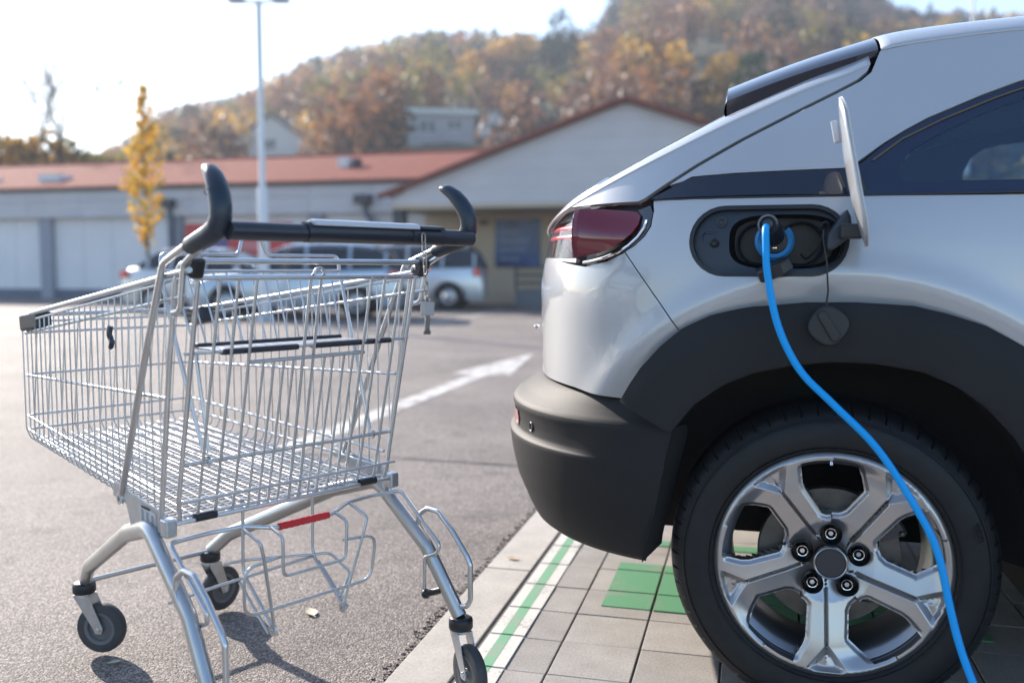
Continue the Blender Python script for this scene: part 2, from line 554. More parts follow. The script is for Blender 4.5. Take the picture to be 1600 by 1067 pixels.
for i in range(0, 38):
    for j in range(-24, 36):
        near = i < 11 and -5 <= j < 17
        if near:
            o = pv_o if first else pv_o.copy()
            if not first:
                COL.objects.link(o); o.parent = bay
            first = False
            o.location = (A0 + 0.2 * i, B0 + 0.2 * j, random.uniform(-0.0012, 0.0006))
            o.rotation_euler = (random.uniform(-.004, .004), random.uniform(-.004, .004), random.uniform(-.003, .003))
        else:
            x, y = A0 + 0.2 * i, B0 + 0.2 * j
            rest.box(x + .002, x + .198, y + .002, y + .198, -0.03, random.uniform(-0.0015, 0.0004))
ro = rest.build('paver_field', M_paver, bay, smooth=False)
tag(ro, kind='stuff')

# painted line (white, green, white) along the kerb, in paver-long pieces so the joints stay open
def strips(name, material, a0, a1, b0, b1, z):
    m = MB()
    j0 = math.floor((b0 - B0) / 0.2)
    i0 = math.floor((a0 - A0) / 0.2)
    for j in range(j0, j0 + int((b1 - b0) / 0.2) + 3):
        lo, hi = max(b0, B0 + 0.2 * j + 0.0045), min(b1, B0 + 0.2 * j + 0.1955)
        if hi <= lo: continue
        for i in range(i0, i0 + int((a1 - a0) / 0.2) + 3):
            l2, h2 = max(a0, A0 + 0.2 * i + 0.0045), min(a1, A0 + 0.2 * i + 0.1955)
            if h2 <= l2: continue
            m.box(l2, h2, lo, hi, z - 0.004, z)
    o = m.build(name, material, bay, smooth=False)
    return o
strips('white_line', M_white_line, -0.652, -0.622, -1, 8.4, 0.003)
strips('green_line', M_green_line, -0.622, -0.592, -1, 8.4, 0.0034)
strips('white_line', M_white_line, -0.592, -0.560, -1, 8.4, 0.003)
strips('green_marking', M_green_patch, -0.400, 0.62, 2.546, 2.948, 0.003)
strips('green_marking', M_green_patch, -0.30, 0.35, 3.16, 3.22, 0.003)
# asphalt edge crumbs beside the kerb
crumbs = MB()
for k in range(1500):
    b = random.uniform(0.8, 5.2); a = -0.815 - abs(random.gauss(0, 0.012))
    r_ = random.uniform(0.002, 0.0045)
    crumbs.box(a - r_, a + r_, b - r_, b + r_, -0.009, -0.008 + r_ * random.uniform(.6, 1.6))
co = crumbs.build('asphalt_edge_crumbs', M_asphalt, None, smooth=False)
co.rotation_euler = (0, 0, -YAW)
tag(co, 'loose asphalt crumbs along the kerb edge', 'crumbs', kind='stuff')

# arrow on the lane, tar seam and far parking line
ar = lot_root('lane_arrow', 0, 0)
am = MB()
zt = -0.0045
a_c = -2.40
def flat(m, pts, z):
    m.add([(p[0], p[1], z) for p in pts], [tuple(range(len(pts)))])
flat(am, [(a_c - 0.085, 3.9), (a_c + 0.085, 3.9), (a_c + 0.085, 8.06), (a_c - 0.085, 8.06)], zt)
flat(am, [(a_c - 0.28, 8.06), (a_c + 0.28, 8.06), (a_c, 10.25)], zt)
arrow = am.build('arrow_paint', M_arrow, ar, smooth=False)
tag(ar, kind='structure')
sm = MB()
pts = [(-9 + i * 0.12, 4.35 - 0.012 * math.sin(i * .7) + random.uniform(-.006, .006)) for i in range(69)]
for i in range(len(pts) - 1):
    w0, w1 = random.uniform(.005, .011), random.uniform(.005, .011)
    (x0, y0), (x1, y1) = pts[i], pts[i + 1]
    sm.add([(x0, y0 - w0, -.0045), (x1, y1 - w0, -.0045), (x1, y1 + w0, -.0045), (x0, y0 + w0, -.0045)], [(0, 1, 2, 3)])
so = sm.build('tar_seam', mat('tar', (0.02, 0.02, 0.022), rough=0.5, var=.3), None, smooth=False)
so.rotation_euler = (0, 0, -YAW)
tag(so, kind='structure')
fl = MB()
for k in range(7):
    a0 = -16 + 2.6 * k
    flat(fl, [(a0, 15.5), (a0 + 0.12, 15.5), (a0 + 0.12, 20.5), (a0, 20.5)], zt)
fo = fl.build('parking_lines', M_arrow, None, smooth=False)
fo.rotation_euler = (0, 0, -YAW)
tag(fo, kind='structure')
ln = MB(); flat(ln, [(-5.6, 15.2), (-1.0, 17.0), (-0.95, 17.16), (-5.65, 15.36)], zt)
lo_ = ln.build('lane_line', M_arrow, None, smooth=False); lo_.rotation_euler = (0, 0, -YAW); tag(lo_, kind='structure')

# ================================================================== CAR AT THE CHARGER
# car frame: origin on the ground below the rear axle at the outer tyre face, x forward, y towards the far side
car = empty('parked_car', (0.671, 1.893, 0), -YAW)
tag(car, 'silver-white electric crossover with black wheel arch cladding, charging beside the cart', 'car')
YC = 0.88
XC, NS, WL = -0.15, 2.6, 0.62
XFC, XFR = 2.85, 3.55
f_xr = smooth_table([.30, .60, .69, .785, .907, .96, 1.012, 1.064, 1.098, 1.123, 1.16], [-.74, -.757, -.759, -.761, -.765, -.759, -.746, -.730, -.712, -.690, -.66])
f_y0 = smooth_table([.25, .45, .62, .72, .85, .93, 1.0, 1.06, 1.112, 1.16], [.012, -.006, -.014, -.017, -.018, -.016, -.010, 0.0, .013, .03])

def w_of(x, z):
    if x >= XC:
        return x
    a = XC - f_xr(z)
    t = min(1.0, (XC - x) / a)
    return XC - WL * math.asin(t ** (NS / 2))

def shell(w, z):
    y0 = f_y0(z)
    if w >= XC and w <= XFC:
        x, y = w, y0
    elif w < XC:
        ph = min(PI / 2, (XC - w) / WL)
        x = XC - (XC - f_xr(z)) * math.sin(ph) ** (2 / NS)
        y = y0 + (YC - y0) * (1 - max(0.0, math.cos(ph)) ** (2 / NS))
    else:
        ph = min(PI / 2, (w - XFC) / WL)
        x = XFC + (XFR - XFC) * math.sin(ph) ** (2 / NS)
        y = y0 + (YC - y0) * (1 - max(0.0, math.cos(ph)) ** (2 / NS))
    return x, y

def arch_disp(x, z):
    d = 0.0
    for cx in (0.0, 2.655):
        rho = math.hypot(x - cx, z - 0.338)
        if True:
            k = (0.607 - rho)
            d += 0.20 * 0.5 * (k + math.sqrt(k * k + 0.00003))   # the panel turns in towards the arch
            d -= 0.010 * math.exp(-((rho - 0.61) / 0.035) ** 2)
    return d

def map_low(w, z):
    x, y = shell(w, z)
    return (x, y + arch_disp(x, z), z)

def map_up(x, z):
    t = max(0.0, min(0.995, (XC - x) / (XC + 0.745)))
    y = 0.013 + (YC - 0.013) * (1 - (1 - t ** NS) ** (1 / NS)) if t > 0 else 0.013
    h = z - 1.112
    y += 0.40 * h + 0.35 * h * h
    if x > 1.2:
        y += 0.05 * ((x - 1.2) / 1.0) ** 2
    return (x, y, z)

def resample(poly, step):
    out = []
    n = len(poly)
    for i in range(n):
        a, b = poly[i], poly[(i + 1) % n]
        L = math.hypot(b[0] - a[0], b[1] - a[1])
        k = max(1, int(math.ceil(L / step)))
        for j in range(k):
            t = j / k
            out.append((a[0] + (b[0] - a[0]) * t, a[1] + (b[1] - a[1]) * t))
    return out

def inside(poly, pts):
    P = np.array(poly); x, y = pts[:, 0], pts[:, 1]
    c = np.zeros(len(pts), bool)
    j = len(P) - 1
    for i in range(len(P)):
        cond = ((P[i, 1] > y) != (P[j, 1] > y))
        with np.errstate(divide='ignore', invalid='ignore'):
            xi = (P[j, 0] - P[i, 0]) * (y - P[i, 1]) / (P[j, 1] - P[i, 1] + 1e-15) + P[i, 0]
        c ^= cond & (x < xi)
        j = i
    return c

def near_edge(loops, pts, d):
    E = np.vstack([np.array(l) for l in loops])
    m = np.ones(len(pts), bool)
    for s in range(0, len(pts), 2000):
        q = pts[s:s + 2000]
        dd = ((q[:, None, :] - E[None]) ** 2).sum(2).min(1)
        m[s:s + 2000] = dd > d * d
    return m

def panel(name, outer, holes, fmap, material, parent=None, step=0.02, thick=0.02, mirror=False, smooth_corner=0, eps=1e-3, flip=False, label=None, extra=None):
    """a curved sheet trimmed to an outline with holes; edges are folded in by 'thick' along the surface normal"""
    loops = [resample(outer, step * 0.75)] + [resample(h, min(step * 0.75, 0.008)) for h in holes]
    o = np.array(loops[0])
    gx = np.arange(o[:, 0].min(), o[:, 0].max(), step)
    gz = np.arange(o[:, 1].min(), o[:, 1].max(), step * 0.87)
    G = np.array([(x + (0.5 * step if j % 2 else 0), z) for j, z in enumerate(gz) for x in gx]) if len(gx) and len(gz) else np.zeros((0, 2))
    if len(G):
        k = inside(loops[0], G)
        for h in loops[1:]:
            k &= ~inside(h, G)
        G = G[k]
        if len(G):
            G = G[near_edge(loops, G, step * 0.5)]
    if extra is not None and len(G):
        G = G[near_edge([extra], G, step * 0.62)]
        E_ = np.array(extra)
        kk = inside(loops[0], E_)
        for h in loops[1:]:
            kk &= ~inside(h, E_)
        kk &= near_edge(loops, E_, step * 0.35)
        G = np.vstack([G, E_[kk]])
    pts = [Vector(p) for l in loops for p in l] + [Vector(p) for p in G]
    edges = []
    s = 0
    for l in loops:
        n = len(l)
        edges += [(s + i, s + (i + 1) % n) for i in range(n)]
        s += n
    vs, es, fs, ov, oe, of = delaunay_2d_cdt(pts, edges, [], 0, 1e-6)
    V = np.array([(v.x, v.y) for v in vs])
    F = [f for f in fs if len(f) == 3]
    cen = np.array([V[list(f)].mean(0) for f in F])
    k = inside(loops[0], cen)
    for h in loops[1:]:
        k &= ~inside(h, cen)
    F = [f for f, kk in zip(F, k) if kk]
    # map + normals
    P3, N3 = [], []
    for (u, v) in V:
        p = Vector(fmap(u, v))
        du = Vector(fmap(u + eps, v)) - Vector(fmap(u - eps, v))
        dv = Vector(fmap(u, v + eps)) - Vector(fmap(u, v - eps))
        n = du.cross(dv)
        n = n.normalized() if n.length > 1e-12 else Vector((0, -1, 0))
        P3.append(p); N3.append(n)
    # boundary edges of kept faces
    cnt = {}
    for f in F:
        for i in range(3):
            e = (f[i], f[(i + 1) % 3])
            kx = (min(e), max(e))
            cnt.setdefault(kx, []).append(e)
    bnd = [v[0] for v in cnt.values() if len(v) == 1]
    verts = list(P3); norms = list(N3); faces = []
    for f in F:
        a, b, c = f
        nn = (P3[b] - P3[a]).cross(P3[c] - P3[a])
        faces.append((a, b, c) if nn.dot(N3[a]) > 0 else (a, c, b))
    if thick > 0:
        for (a, b) in bnd:
            pa, pb = P3[a], P3[b]
            qa, qb = pa - N3[a] * thick, pb - N3[b] * thick
            en = (pb - pa).cross(N3[a])
            if en.length < 1e-12: continue
            en.normalize()
            i = len(verts)
            verts += [pa, pb, qb, qa]
            # outward side decided by the triangle that owns the edge
            norms += [en] * 4
            faces.append((i, i + 1, i + 2, i + 3))
    res = []
    for mir in ((False, True) if mirror else (False,)):
        me = bpy.data.meshes.new(name)
        if mir:
            vv = [(p.x, 2 * YC - p.y, p.z) for p in verts]
            ff = [tuple(reversed(f)) for f in faces]
            nn = [(n.x, -n.y, n.z) for n in norms]
        else:
            vv = [tuple(p) for p in verts]; ff = faces; nn = [tuple(n) for n in norms]
        me.from_pydata(vv, [], ff)
        me.materials.append(material)
        me.polygons.foreach_set('use_smooth', [True] * len(me.polygons))
        me.update()
        # side faces: agree with polygon normal
        pn = [Vector(p.normal) for p in me.polygons]
        nl = list(nn)
        nf = len(F)
        for pi in range(nf, len(me.polygons)):
            for vi in me.polygons[pi].vertices:
                nl[vi] = tuple(pn[pi])
        me.normals_split_custom_set_from_vertices(nl)
        ob = bpy.data.objects.new(name, me)
        COL.objects.link(ob)
        ob.parent = parent
        if label: ob['label'] = label
        res.append(ob)
    return res[0]

def oval(cx, cz, hx, hz, n=48, e=2.0):
    out = []
    for i in range(n):
        a = 2 * PI * i / n
        c, s = math.cos(a), math.sin(a)
        out.append((cx + hx * abs(c) ** (2 / e) * (1 if c >= 0 else -1), cz + hz * abs(s) ** (2 / e) * (1 if s >= 0 else -1)))
    return out

def stadium(cx, cz, hx, hz, n=14, tilt=0.0):
    out = []
    for s, a0 in ((1, -PI / 2), (-1, PI / 2)):
        for i in range(n + 1):
            a = a0 + PI * i / n
            out.append((cx + s * (hx - hz) + hz * math.cos(a), cz + hz * math.sin(a)))
    if tilt:
        out = [(x, z + (x - cx) * tilt) for x, z in out]
    return out

W = lambda pts: [(w_of(x, z), z) for x, z in pts]
RXs = [-.74, -.70, -.618, -.494, -.36, -.216, -.078, .068, .086, .185, .373, .8, 1.2, 1.6, 2.1, 2.6, 3.2, 3.5]
RZs = [1.045, 1.065, 1.100, 1.150, 1.210, 1.279, 1.341, 1.404, 1.430, 1.447, 1.462, 1.478, 1.46, 1.34, 1.12, 1.03, .93, .82]
f_rail = smooth_table(RXs, RZs)
f_dz = smooth_table([-.74, -.6, -.3, 0.0, .1, .6, 1.3, 2.0, 3.5], [.02, .06, .082, .092, .095, .09, .085, .08, .06])

ARCH_OUT = [(-.448, .672), (-.425, .713), (-.402, .748), (-.362, .793), (-.319, .830), (-.256, .862), (-.166, .882), (-.065, .891), (.033, .892), (.141, .886), (.200, .872), (.272, .849), (.345, .808), (.43, .735), (.50, .64), (.55, .53), (.572, .42), (.58, .30)]
ARCH_IN = [(.452, .30), (.44, .40), (.41, .49), (.375, .56), (.325, .635), (.278, .686), (.224, .727), (.158, .756), (.07, .770), (-.012, .771), (-.09, .762), (-.167, .744), (-.226, .719), (-.285, .676), (-.336, .612)]

# --- white quarter panel with the charge port opening
PORT = stadium(-0.1435, 1.018, 0.161, 0.0745)
gap = [(-.446 + .125 * t, .9975 - .168 * t) for t in [0, .15, .3, .45, .6, .75, .9, 1.0]]
F_ARCH = [(2.655 + .565 * math.cos(a), .338 + .555 * math.sin(a)) for a in [PI - k * PI / 12 for k in range(0, 13)]]
quarter = W([(-.385, 1.108), (-.383, 1.085), (-.388, 1.052), (-.402, 1.030), (-.424, 1.010)] + gap + ARCH_OUT[5:-2]) \
    + [(.60, .50), (2.09, .50)] + F_ARCH[2:-1] + [(XFC + WL * PI / 2 - .02, .48), (XFC + WL * PI / 2 - .02, .82), (3.15, .92), (2.6, 1.02), (2.08, 1.10), (1.2, 1.104), (.338, 1.1045), (.02, 1.108), (-.144, 1.110)]
panel('quarter_panel', quarter, [W(PORT)], map_low, M_paint, car, step=0.016, thick=0.012, mirror=False)
panel('quarter_panel', quarter, [], map_low, M_paint, car, step=0.05, thick=0.012, mirror=True).hide_render = False
# keep only the mirrored one of the second pair
dup_first = [o for o in car.children if o.name.startswith('quarter_panel')][1]
bpy.data.objects.remove(dup_first)

# --- rear skin below the lamp: from the gap line round to the tailgate
WR = XC - WL * PI / 2
lamp_low = [(-.452, .993), (-.490, .976), (-.548, .964)]
bt = [(-.450, .670), (-.526, .674), (-.576, .680), (-.62, .682)]
wr_split = w_of(-.735, .85)
skin = W([(x - .0022, z - .0016) for x, z in reversed(gap)]) + W(lamp_low) + [(w_of(-.60, .972), .972), (w_of(-.66, .985), .985), (wr_split, .99)] + [(wr_split, .684)] + W(list(reversed(bt))) + W(list(ARCH_OUT[0:5]))
panel('rear_corner_skin', skin, [], map_low, M_paint, car, step=0.016, thick=0.012, mirror=True)
tg = [(wr_split - .006, .684), (wr_split - .006, 1.04), (WR, 1.045), (WR, .684)]
panel('tailgate_skin', tg, [], map_low, M_paint, car, step=0.03, thick=0.012, mirror=True)

# --- upper side: black strip, C pillar, hatch edge, window surround
TAIL = [(-.402, 1.112), (-.355, 1.143), (-.295, 1.181), (-.2, 1.236), (-.094, 1.292), (-.004, 1.338), (.040, 1.362), (.062, 1.382), (.070, 1.402)]
STRIP_TOP = [(-.330, 1.143), (-.304, 1.155), (-.211, 1.160), (-.094, 1.163), (.022, 1.165)]
DLO = [(.034, 1.172), (.086, 1.215), (.130, 1.243), (.171, 1.266), (.277, 1.312), (.346, 1.338), (.6, 1.413), (.9, 1.438), (1.2, 1.425), (1.5, 1.33), (1.9, 1.14)]
strip = [(-.392, 1.112), (-.330, 1.1425)] + STRIP_TOP[1:] + [(.022, 1.112), (-.144, 1.114)]
panel('belt_strip', strip, [], lambda x, z: (x, map_up(x, z)[1] - .002, z), M_gloss, car, step=0.02, thick=0.015, mirror=True)
rail_pts = [(x, f_rail(x)) for x in [1.95, 1.75, 1.5, 1.2, .9, .6, .373, .25, .15, .086]]
cpil = [(-.322, 1.148)] + [(a, b + .003) for a, b in STRIP_TOP[1:]] + [(.030, 1.178)] + [(a - .002, b + .004) for a, b in DLO[1:-1]] + [(1.93, 1.135)] + rail_pts + [(a + .004, b - .002) for a, b in reversed(TAIL[1:])]
panel('rear_pillar', cpil, [], map_up, M_paint, car, step=0.018, thick=0.012, mirror=True)
hs_rail = [(x, f_rail(x)) for x in [.066, -.078, -.216, -.30, -.36, -.43, -.494, -.56, -.60]]
hatch_side = [(a - .004, b + .002) for a, b in TAIL] + hs_rail + [(-.585, 1.1075), (-.50, 1.108), (-.42, 1.108)]
panel('hatch_side', hatch_side, [], map_up, M_paint, car, step=0.016, thick=0.012, mirror=True)
GL = [(.118, 1.136), (.112, 1.150), (.115, 1.172), (.135, 1.200), (.20, 1.240), (.28, 1.278), (.36, 1.308), (.6, 1.390), (.9, 1.424), (1.15, 1.41), (1.4, 1.31), (1.7, 1.16), (1.70, 1.138), (.6, 1.134)]
dlo_poly = [(.026, 1.112)] + DLO + [(1.95, 1.108), (.6, 1.110)]
panel('window_surround', dlo_poly, [GL], lambda x, z: (x, map_up(x, z)[1] + .001, z), M_frit, car, step=0.03, thick=0.012, mirror=True)
panel('side_window', GL, [], lambda x, z: (x, map_up(x, z)[1] + .004, z), M_carglass, car, step=0.06, thick=0.0, mirror=True)
mold = [(x, z) for x, z in [(.062, 1.182), (.12, 1.226), (.20, 1.266), (.30, 1.308), (.40, 1.343), (.6, 1.386)]]
mb = MB(); mb.tube([(x, map_up(x, z)[1] - .0015, z) for x, z in mold], .0022, 6)
mb.build('window_moulding', mat('moulding', (.10, .075, .05), rough=.35, metal=.6), car)
mb = MB(); mb.tube([(x, map_low(w_of(x, 1.1095), 1.1095)[1] - .001, 1.1095) for x in np.linspace(-.385, 1.9, 40)], .0022, 6)
mb.build('belt_seal', M_black, car)
# slanted seal between strip and window
mb = MB(); mb.prism([(.022, 1.165), (.030, 1.172), (.052, 1.112), (.042, 1.112)], 'y', map_up(.03, 1.13)[1] - .004, map_up(.03, 1.13)[1] + .03)
mb.build('pillar_seal', M_black, car, smooth=False)

# --- top: hatch, rear window, roof, spoiler
def sec(x, t, dz=None, lift=0.0, zr=None):
    zr = f_rail(x) if zr is None else zr
    yr = map_up(x, max(1.04, zr))[1] if x < 2.1 else shell(x if x < XFC else XFC + WL * math.asin(min(1, (x - XFC) / (XFR - XFC)) ** (NS / 2)), zr)[1]
    yr = min(yr, YC - .02)
    zc = zr + (f_dz(x) if dz is None else dz)
    p0 = (yr, zr); p1 = (yr + .055, zr + .55 * (zc - zr)); p2 = (yr + (YC - yr) * .30, zc); p3 = (YC, zc)
    q = [(1 - t) ** 3, 3 * t * (1 - t) ** 2, 3 * t * t * (1 - t), t ** 3]
    return (x, sum(k * p[0] for k, p in zip(q, (p0, p1, p2, p3))), sum(k * p[1] for k, p in zip(q, (p0, p1, p2, p3))) + lift)

def top_patch(name, x0, x1, t0, t1, material, nu=40, nv=16, lift=0.0, fn=sec):
    for mir in (False, True):
        m = MB()
        def f(u, v):
            p = fn(x0 + (x1 - x0) * u, t0 + (t1 - t0) * v, lift=lift)
            return (p[0], 2 * YC - p[1], p[2]) if mir else p
        m.grid(f, nu, nv)
        ob = m.build(name, material, car, angle=60)
        sol = ob.modifiers.new('thickness', 'SOLIDIFY'); sol.thickness = 0.006; sol.offset = 0
top_patch('hatch_frame', -.735, .064, 0.0, .17, M_paint, 60, 12)
top_patch('hatch_frame', -.735, -.52, .17, 1.0, M_paint, 14, 14)
top_patch('rear_window', -.52, .064, .172, 1.0, M_rearglass, 30, 16, lift=-.004)
top_patch('roof_skin', .088, 1.45, 0.0, 1.0, M_paint, 60, 20)
top_patch('windscreen', 1.45, 2.12, 0.12, 1.0, M_rearglass, 20, 14, lift=-.003)
top_patch('roof_skin', 1.45, 2.12, 0.0, .12, M_paint, 20, 5)
top_patch('bonnet', 2.13, 3.5, 0.0, 1.0, M_paint, 24, 14)
# spoiler
def spo_fn(x, t, lift=0.0):
    k = (0.082 - x) / 0.318
    zr = 1.431 - .100 * k + .006 * math.sin(k * PI)
    return sec(.086, t, zr=zr)[0:0] or (x, sec(.086, .02 + .98 * t, zr=zr)[1] + .035 * k, sec(.086, .02 + .98 * t, zr=zr)[2] + lift)
for mir in (False, True):
    m = MB()
    def ftop(u, v):
        p = spo_fn(.082 - .318 * u, v)
        return (p[0], 2 * YC - p[1], p[2]) if mir else p
    def fbot(u, v):
        p = spo_fn(.082 - .318 * u, v, lift=-(.012 + .030 * u))
        return (p[0], (2 * YC - p[1] - .004) if mir else p[1] + .004, p[2])
    m.grid(ftop, 30, 18)
    m.grid(fbot, 30, 18)
    m.grid(lambda u, v: tuple(Vector(ftop(1, u)).lerp(Vector(fbot(1, u)), v) + Vector((-.006 * math.sin(v * PI), 0, 0))), 18, 4)
    m.grid(lambda u, v: tuple(Vector(ftop(u, 0)).lerp(Vector(fbot(u, 0)), v)), 30, 3)
    m.build('spoiler', M_gloss, car, angle=50)
# dark winglet below the spoiler tip
zs = lambda x: f_rail(x)
wing = [(-.228, 1.362), (-.236, 1.352), (-.236, 1.338), (-.215, 1.318), (-.185, 1.318), (-.105, 1.352), (-.06, 1.374), (-.10, 1.372), (-.18, 1.366)]
for yy in (.232, 2 * YC - .262):
    m = MB(); m.prism(wing, 'y', yy, yy + .03)
    m.build('spoiler_winglet', M_gloss, car, smooth=False, bevel=.006)

# --- bumper: dark plastic, with its lit ledge on top
prof = [(.304, -.770, .012), (.314, -.785, .002), (.345, -.803, -.006), (.412, -.834, -.016), (.47, -.848, -.022), (.510, -.8545, -.024),
        (.526, -.856, -.025), (.532, -.855, -.024), (.537, -.848, -.021), (.545, -.842, -.019), (.565, -.840, -.019), (.590, -.843, -.021), (.604, -.847, -.023),
        (.613, -.846, -.022), (.621, -.840, -.018), (.629, -.829, -.012), (.640, -.812, -.007), (.655, -.790, -.003), (.668, -.770, .000), (.676, -.757, .006), (.676, -.74, .02)]
f_xs = smooth_table([.30, .32, .40, .50, .609, .622, .640, .655, .668, .68], [-.392, -.391, -.376, -.357, -.336, -.362, -.396, -.424, -.444, -.450])
NP = len(prof)
def bump_pt(u, v, inset=0.0):
    k = v * (NP - 1); i = min(NP - 2, int(k)); t = k - i
    z, xr, y0 = [prof[i][j] * (1 - t) + prof[i + 1][j] * t for j in range(3)]
    a = XC - xr
    xs = f_xs(z)
    ph0 = math.asin(min(1, (XC - xs) / a) ** (NS / 2))
    ph = ph0 + (PI / 2 - ph0) * u
    s = math.sin(ph) ** (2 / NS); c = max(0, math.cos(ph)) ** (2 / NS)
    x = XC - a * s; y = y0 + (YC - y0) * (1 - c)
    # the recess fades out before the arch
    if .526 < z < .61:
        fade = 1 - sstep(-.58, -.47, x)
        full = interp(z, [.526, .61], [-.856, -.847])
        x2 = XC - (XC - full) * s
        y2 = -.0245 + (YC + .0245) * (1 - c)
        x = x * fade + x2 * (1 - fade); y = y * fade + y2 * (1 - fade)
    return (x, y + inset, z)
m = MB()
m.grid(lambda u, v: bump_pt(u ** 1.0, v), 70, (NP - 1) * 3)
o = m.build('rear_bumper', M_clad, car, angle=70)
m = MB()
m.grid(lambda u, v: (lambda p: (p[0] + .10 * v * (u > .15), p[1] + .09 * v, p[2] + .02 * v))(bump_pt(u, 0)), 40, 2)
m.build('bumper_underside', M_liner, car)
m = MB()
m.grid(lambda u, v: (lambda p: (p[0], 2 * YC - p[1], p[2]))(bump_pt(u, v)), 30, (NP - 1))
o = m.build('rear_bumper', M_clad, car, angle=70)
# flange of the bumper towards the wheel
m = MB()
m.grid(lambda u, v: (f_xs(.312 + .30 * u) + .036 * v - .006, .002 + .085 * v, .312 + .022 * v * (1 - u) + .30 * u), 14, 4)
m.build('bumper_flange', M_liner, car)
# reflector, parking sensor and small side mark on the bumper
def on_bump(u, z):
    v = interp(z, [p[0] for p in prof[:-1]], [i / (NP - 1) for i in range(NP - 1)])
    return Vector(bump_pt(u, v))
def u_of_x(x_t, z):
    best = min((abs(on_bump(k / 200, z).x - x_t), k / 200) for k in range(200))
    return best[1]
u0 = u_of_x(-.757, .565); u1 = u_of_x(-.805, .565)
m = MB(); m.grid(lambda u, v: tuple(on_bump(u0 + (u1 - u0) * u, .552 + .04 * v) + Vector((-.003, -.002, 0))), 8, 4)
m.build('reflector', M_reflector, car)
us = u_of_x(-.70, .565)
pc = on_bump(us, .567); pn = (on_bump(us + .02, .567) - on_bump(us - .02, .567)).normalized().cross(Vector((0, 0, 1))).normalized()
if pn.y > 0: pn = -pn
Mx = Matrix.Translation(pc) @ pn.to_track_quat('Y', 'Z').to_matrix().to_4x4()
m = MB(); m.lathe([(.0001, .0015), (.0085, .0015), (.0095, .003), (.0115, .003), (.012, -.002)], 24, 'y'); m.xf(Mx)
m.build('parking_sensor', M_black, car)
m = MB(); m.lathe([(.0095, .0032), (.0105, .0040), (.0115, .0032)], 24, 'y'); m.xf(Mx)
m.build('sensor_ring', mat('sensor_ring', (.25, .25, .26), rough=.3), car)

# --- wheel arch cladding
def map_clad(x, z):
    rho = math.hypot(x, z - .338)
    t = (rho - .435) / .12
    y = -.040 + .014 * (t - .35) ** 2 + .018 * max(0, .10 - t) * 2.0 + .016 * max(0, t - .9) * 2
    if x < XC:
        c = map_low(w_of(x, z), z)[1] - map_low(XC, z)[1]
        y += c * .9
    return (x, y, z)
clad = ARCH_OUT + ARCH_IN
panel('arch_cladding', clad, [], map_clad, M_clad, car, step=0.016, thick=0.03, mirror=True)
sill = [(.585, .30), (.578, .42), (.56, .50), (2.09, .50), (2.07, .30), (1.3, .28)]
panel('sill_cladding', sill, [], lambda x, z: (x, -.02 + .25 * (z - .42) ** 2 * 4, z), M_clad, car, step=0.05, thick=.02, mirror=True)
frontlow = [(3.22, .30), (3.2, .48), (XFC + WL * PI / 2 - .02, .48), (XFC + WL * PI / 2 - .02, .30)]
panel('front_bumper', frontlow, [], map_low, M_clad, car, step=.06, thick=.02, mirror=True)
m = MB(); m.box(3.3, 3.5, .35, 1.41, .3, .8); m.build('front_grille', M_black, car, smooth=False)

# --- wheel housings, underside, cabin
for cx in (0.0, 2.655):
    for mir in (False, True):
        m = MB()
        pr = [(.447, .05), (.446, .09), (.45, .30), (.40, .33), (.30, .335)]
        if mir: pr = [(r_, 2 * YC - y) for r_, y in pr]
        m.lathe(pr, 40, 'y', (cx, 0, .338), a0=R(-8), a1=R(174))
        m.build('wheel_housing', M_liner, car)
m = MB(); m.box(-.52, -.44, .34, 2 * YC - .34, .34, .56); m.box(.46, 2.19, .08, 2 * YC - .08, .19, .27); m.box(-.44, .46, .36, 2 * YC - .36, .30, .80)
m.box(3.05, 3.4, .2, 2 * YC - .2, .22, .5)
m.build('underbody', M_liner, car, smooth=False)
m = MB(); m.box(-.55, 2.6, .12, 2 * YC - .12, .80, .86); m.box(-.50, -.44, .2, 2 * YC - .2, .60, 1.04)
m.build('cabin_floor', M_inner, car, smooth=False)
m = MB()
m.grid(lambda u, v: (.10 + 1.3 * u, .20 + (2 * YC - .40) * v, f_rail(.10 + 1.3 * u) - .01 + .05 * math.sin(v * PI)), 10, 10)
m.build('headliner', mat('headliner', (.35, .36, .36), rough=.9), car)
for k, yy in enumerate((.33, .95)):
    m = MB(); m.prism([(.72, .86), (.98, .86), (1.02, 1.0), (.80, 1.02), (.72, 1.10), (.64, 1.11), (.62, 1.06)], 'y', yy, yy + .48)
    m.build('rear_seat', M_inner, car, smooth=False, bevel=.03)
# trim of the far side with its smaller opening
FO = [(.545, 1.10), (.545, 1.30), (.56, 1.345), (.60, 1.375), (.70, 1.398), (.9, 1.415), (1.15, 1.40), (1.4, 1.31), (1.7, 1.17), (1.7, 1.10)]
panel('pillar_trim', [(.09, 1.06), (.09, 1.20), (.35, 1.36), (.8, 1.455), (1.3, 1.45), (1.9, 1.2), (1.9, 1.06)], [FO], lambda x, z: (x, 2 * YC - map_up(x, max(z, 1.112))[1] - .05, z), M_inner, car, step=.05, thick=.02)

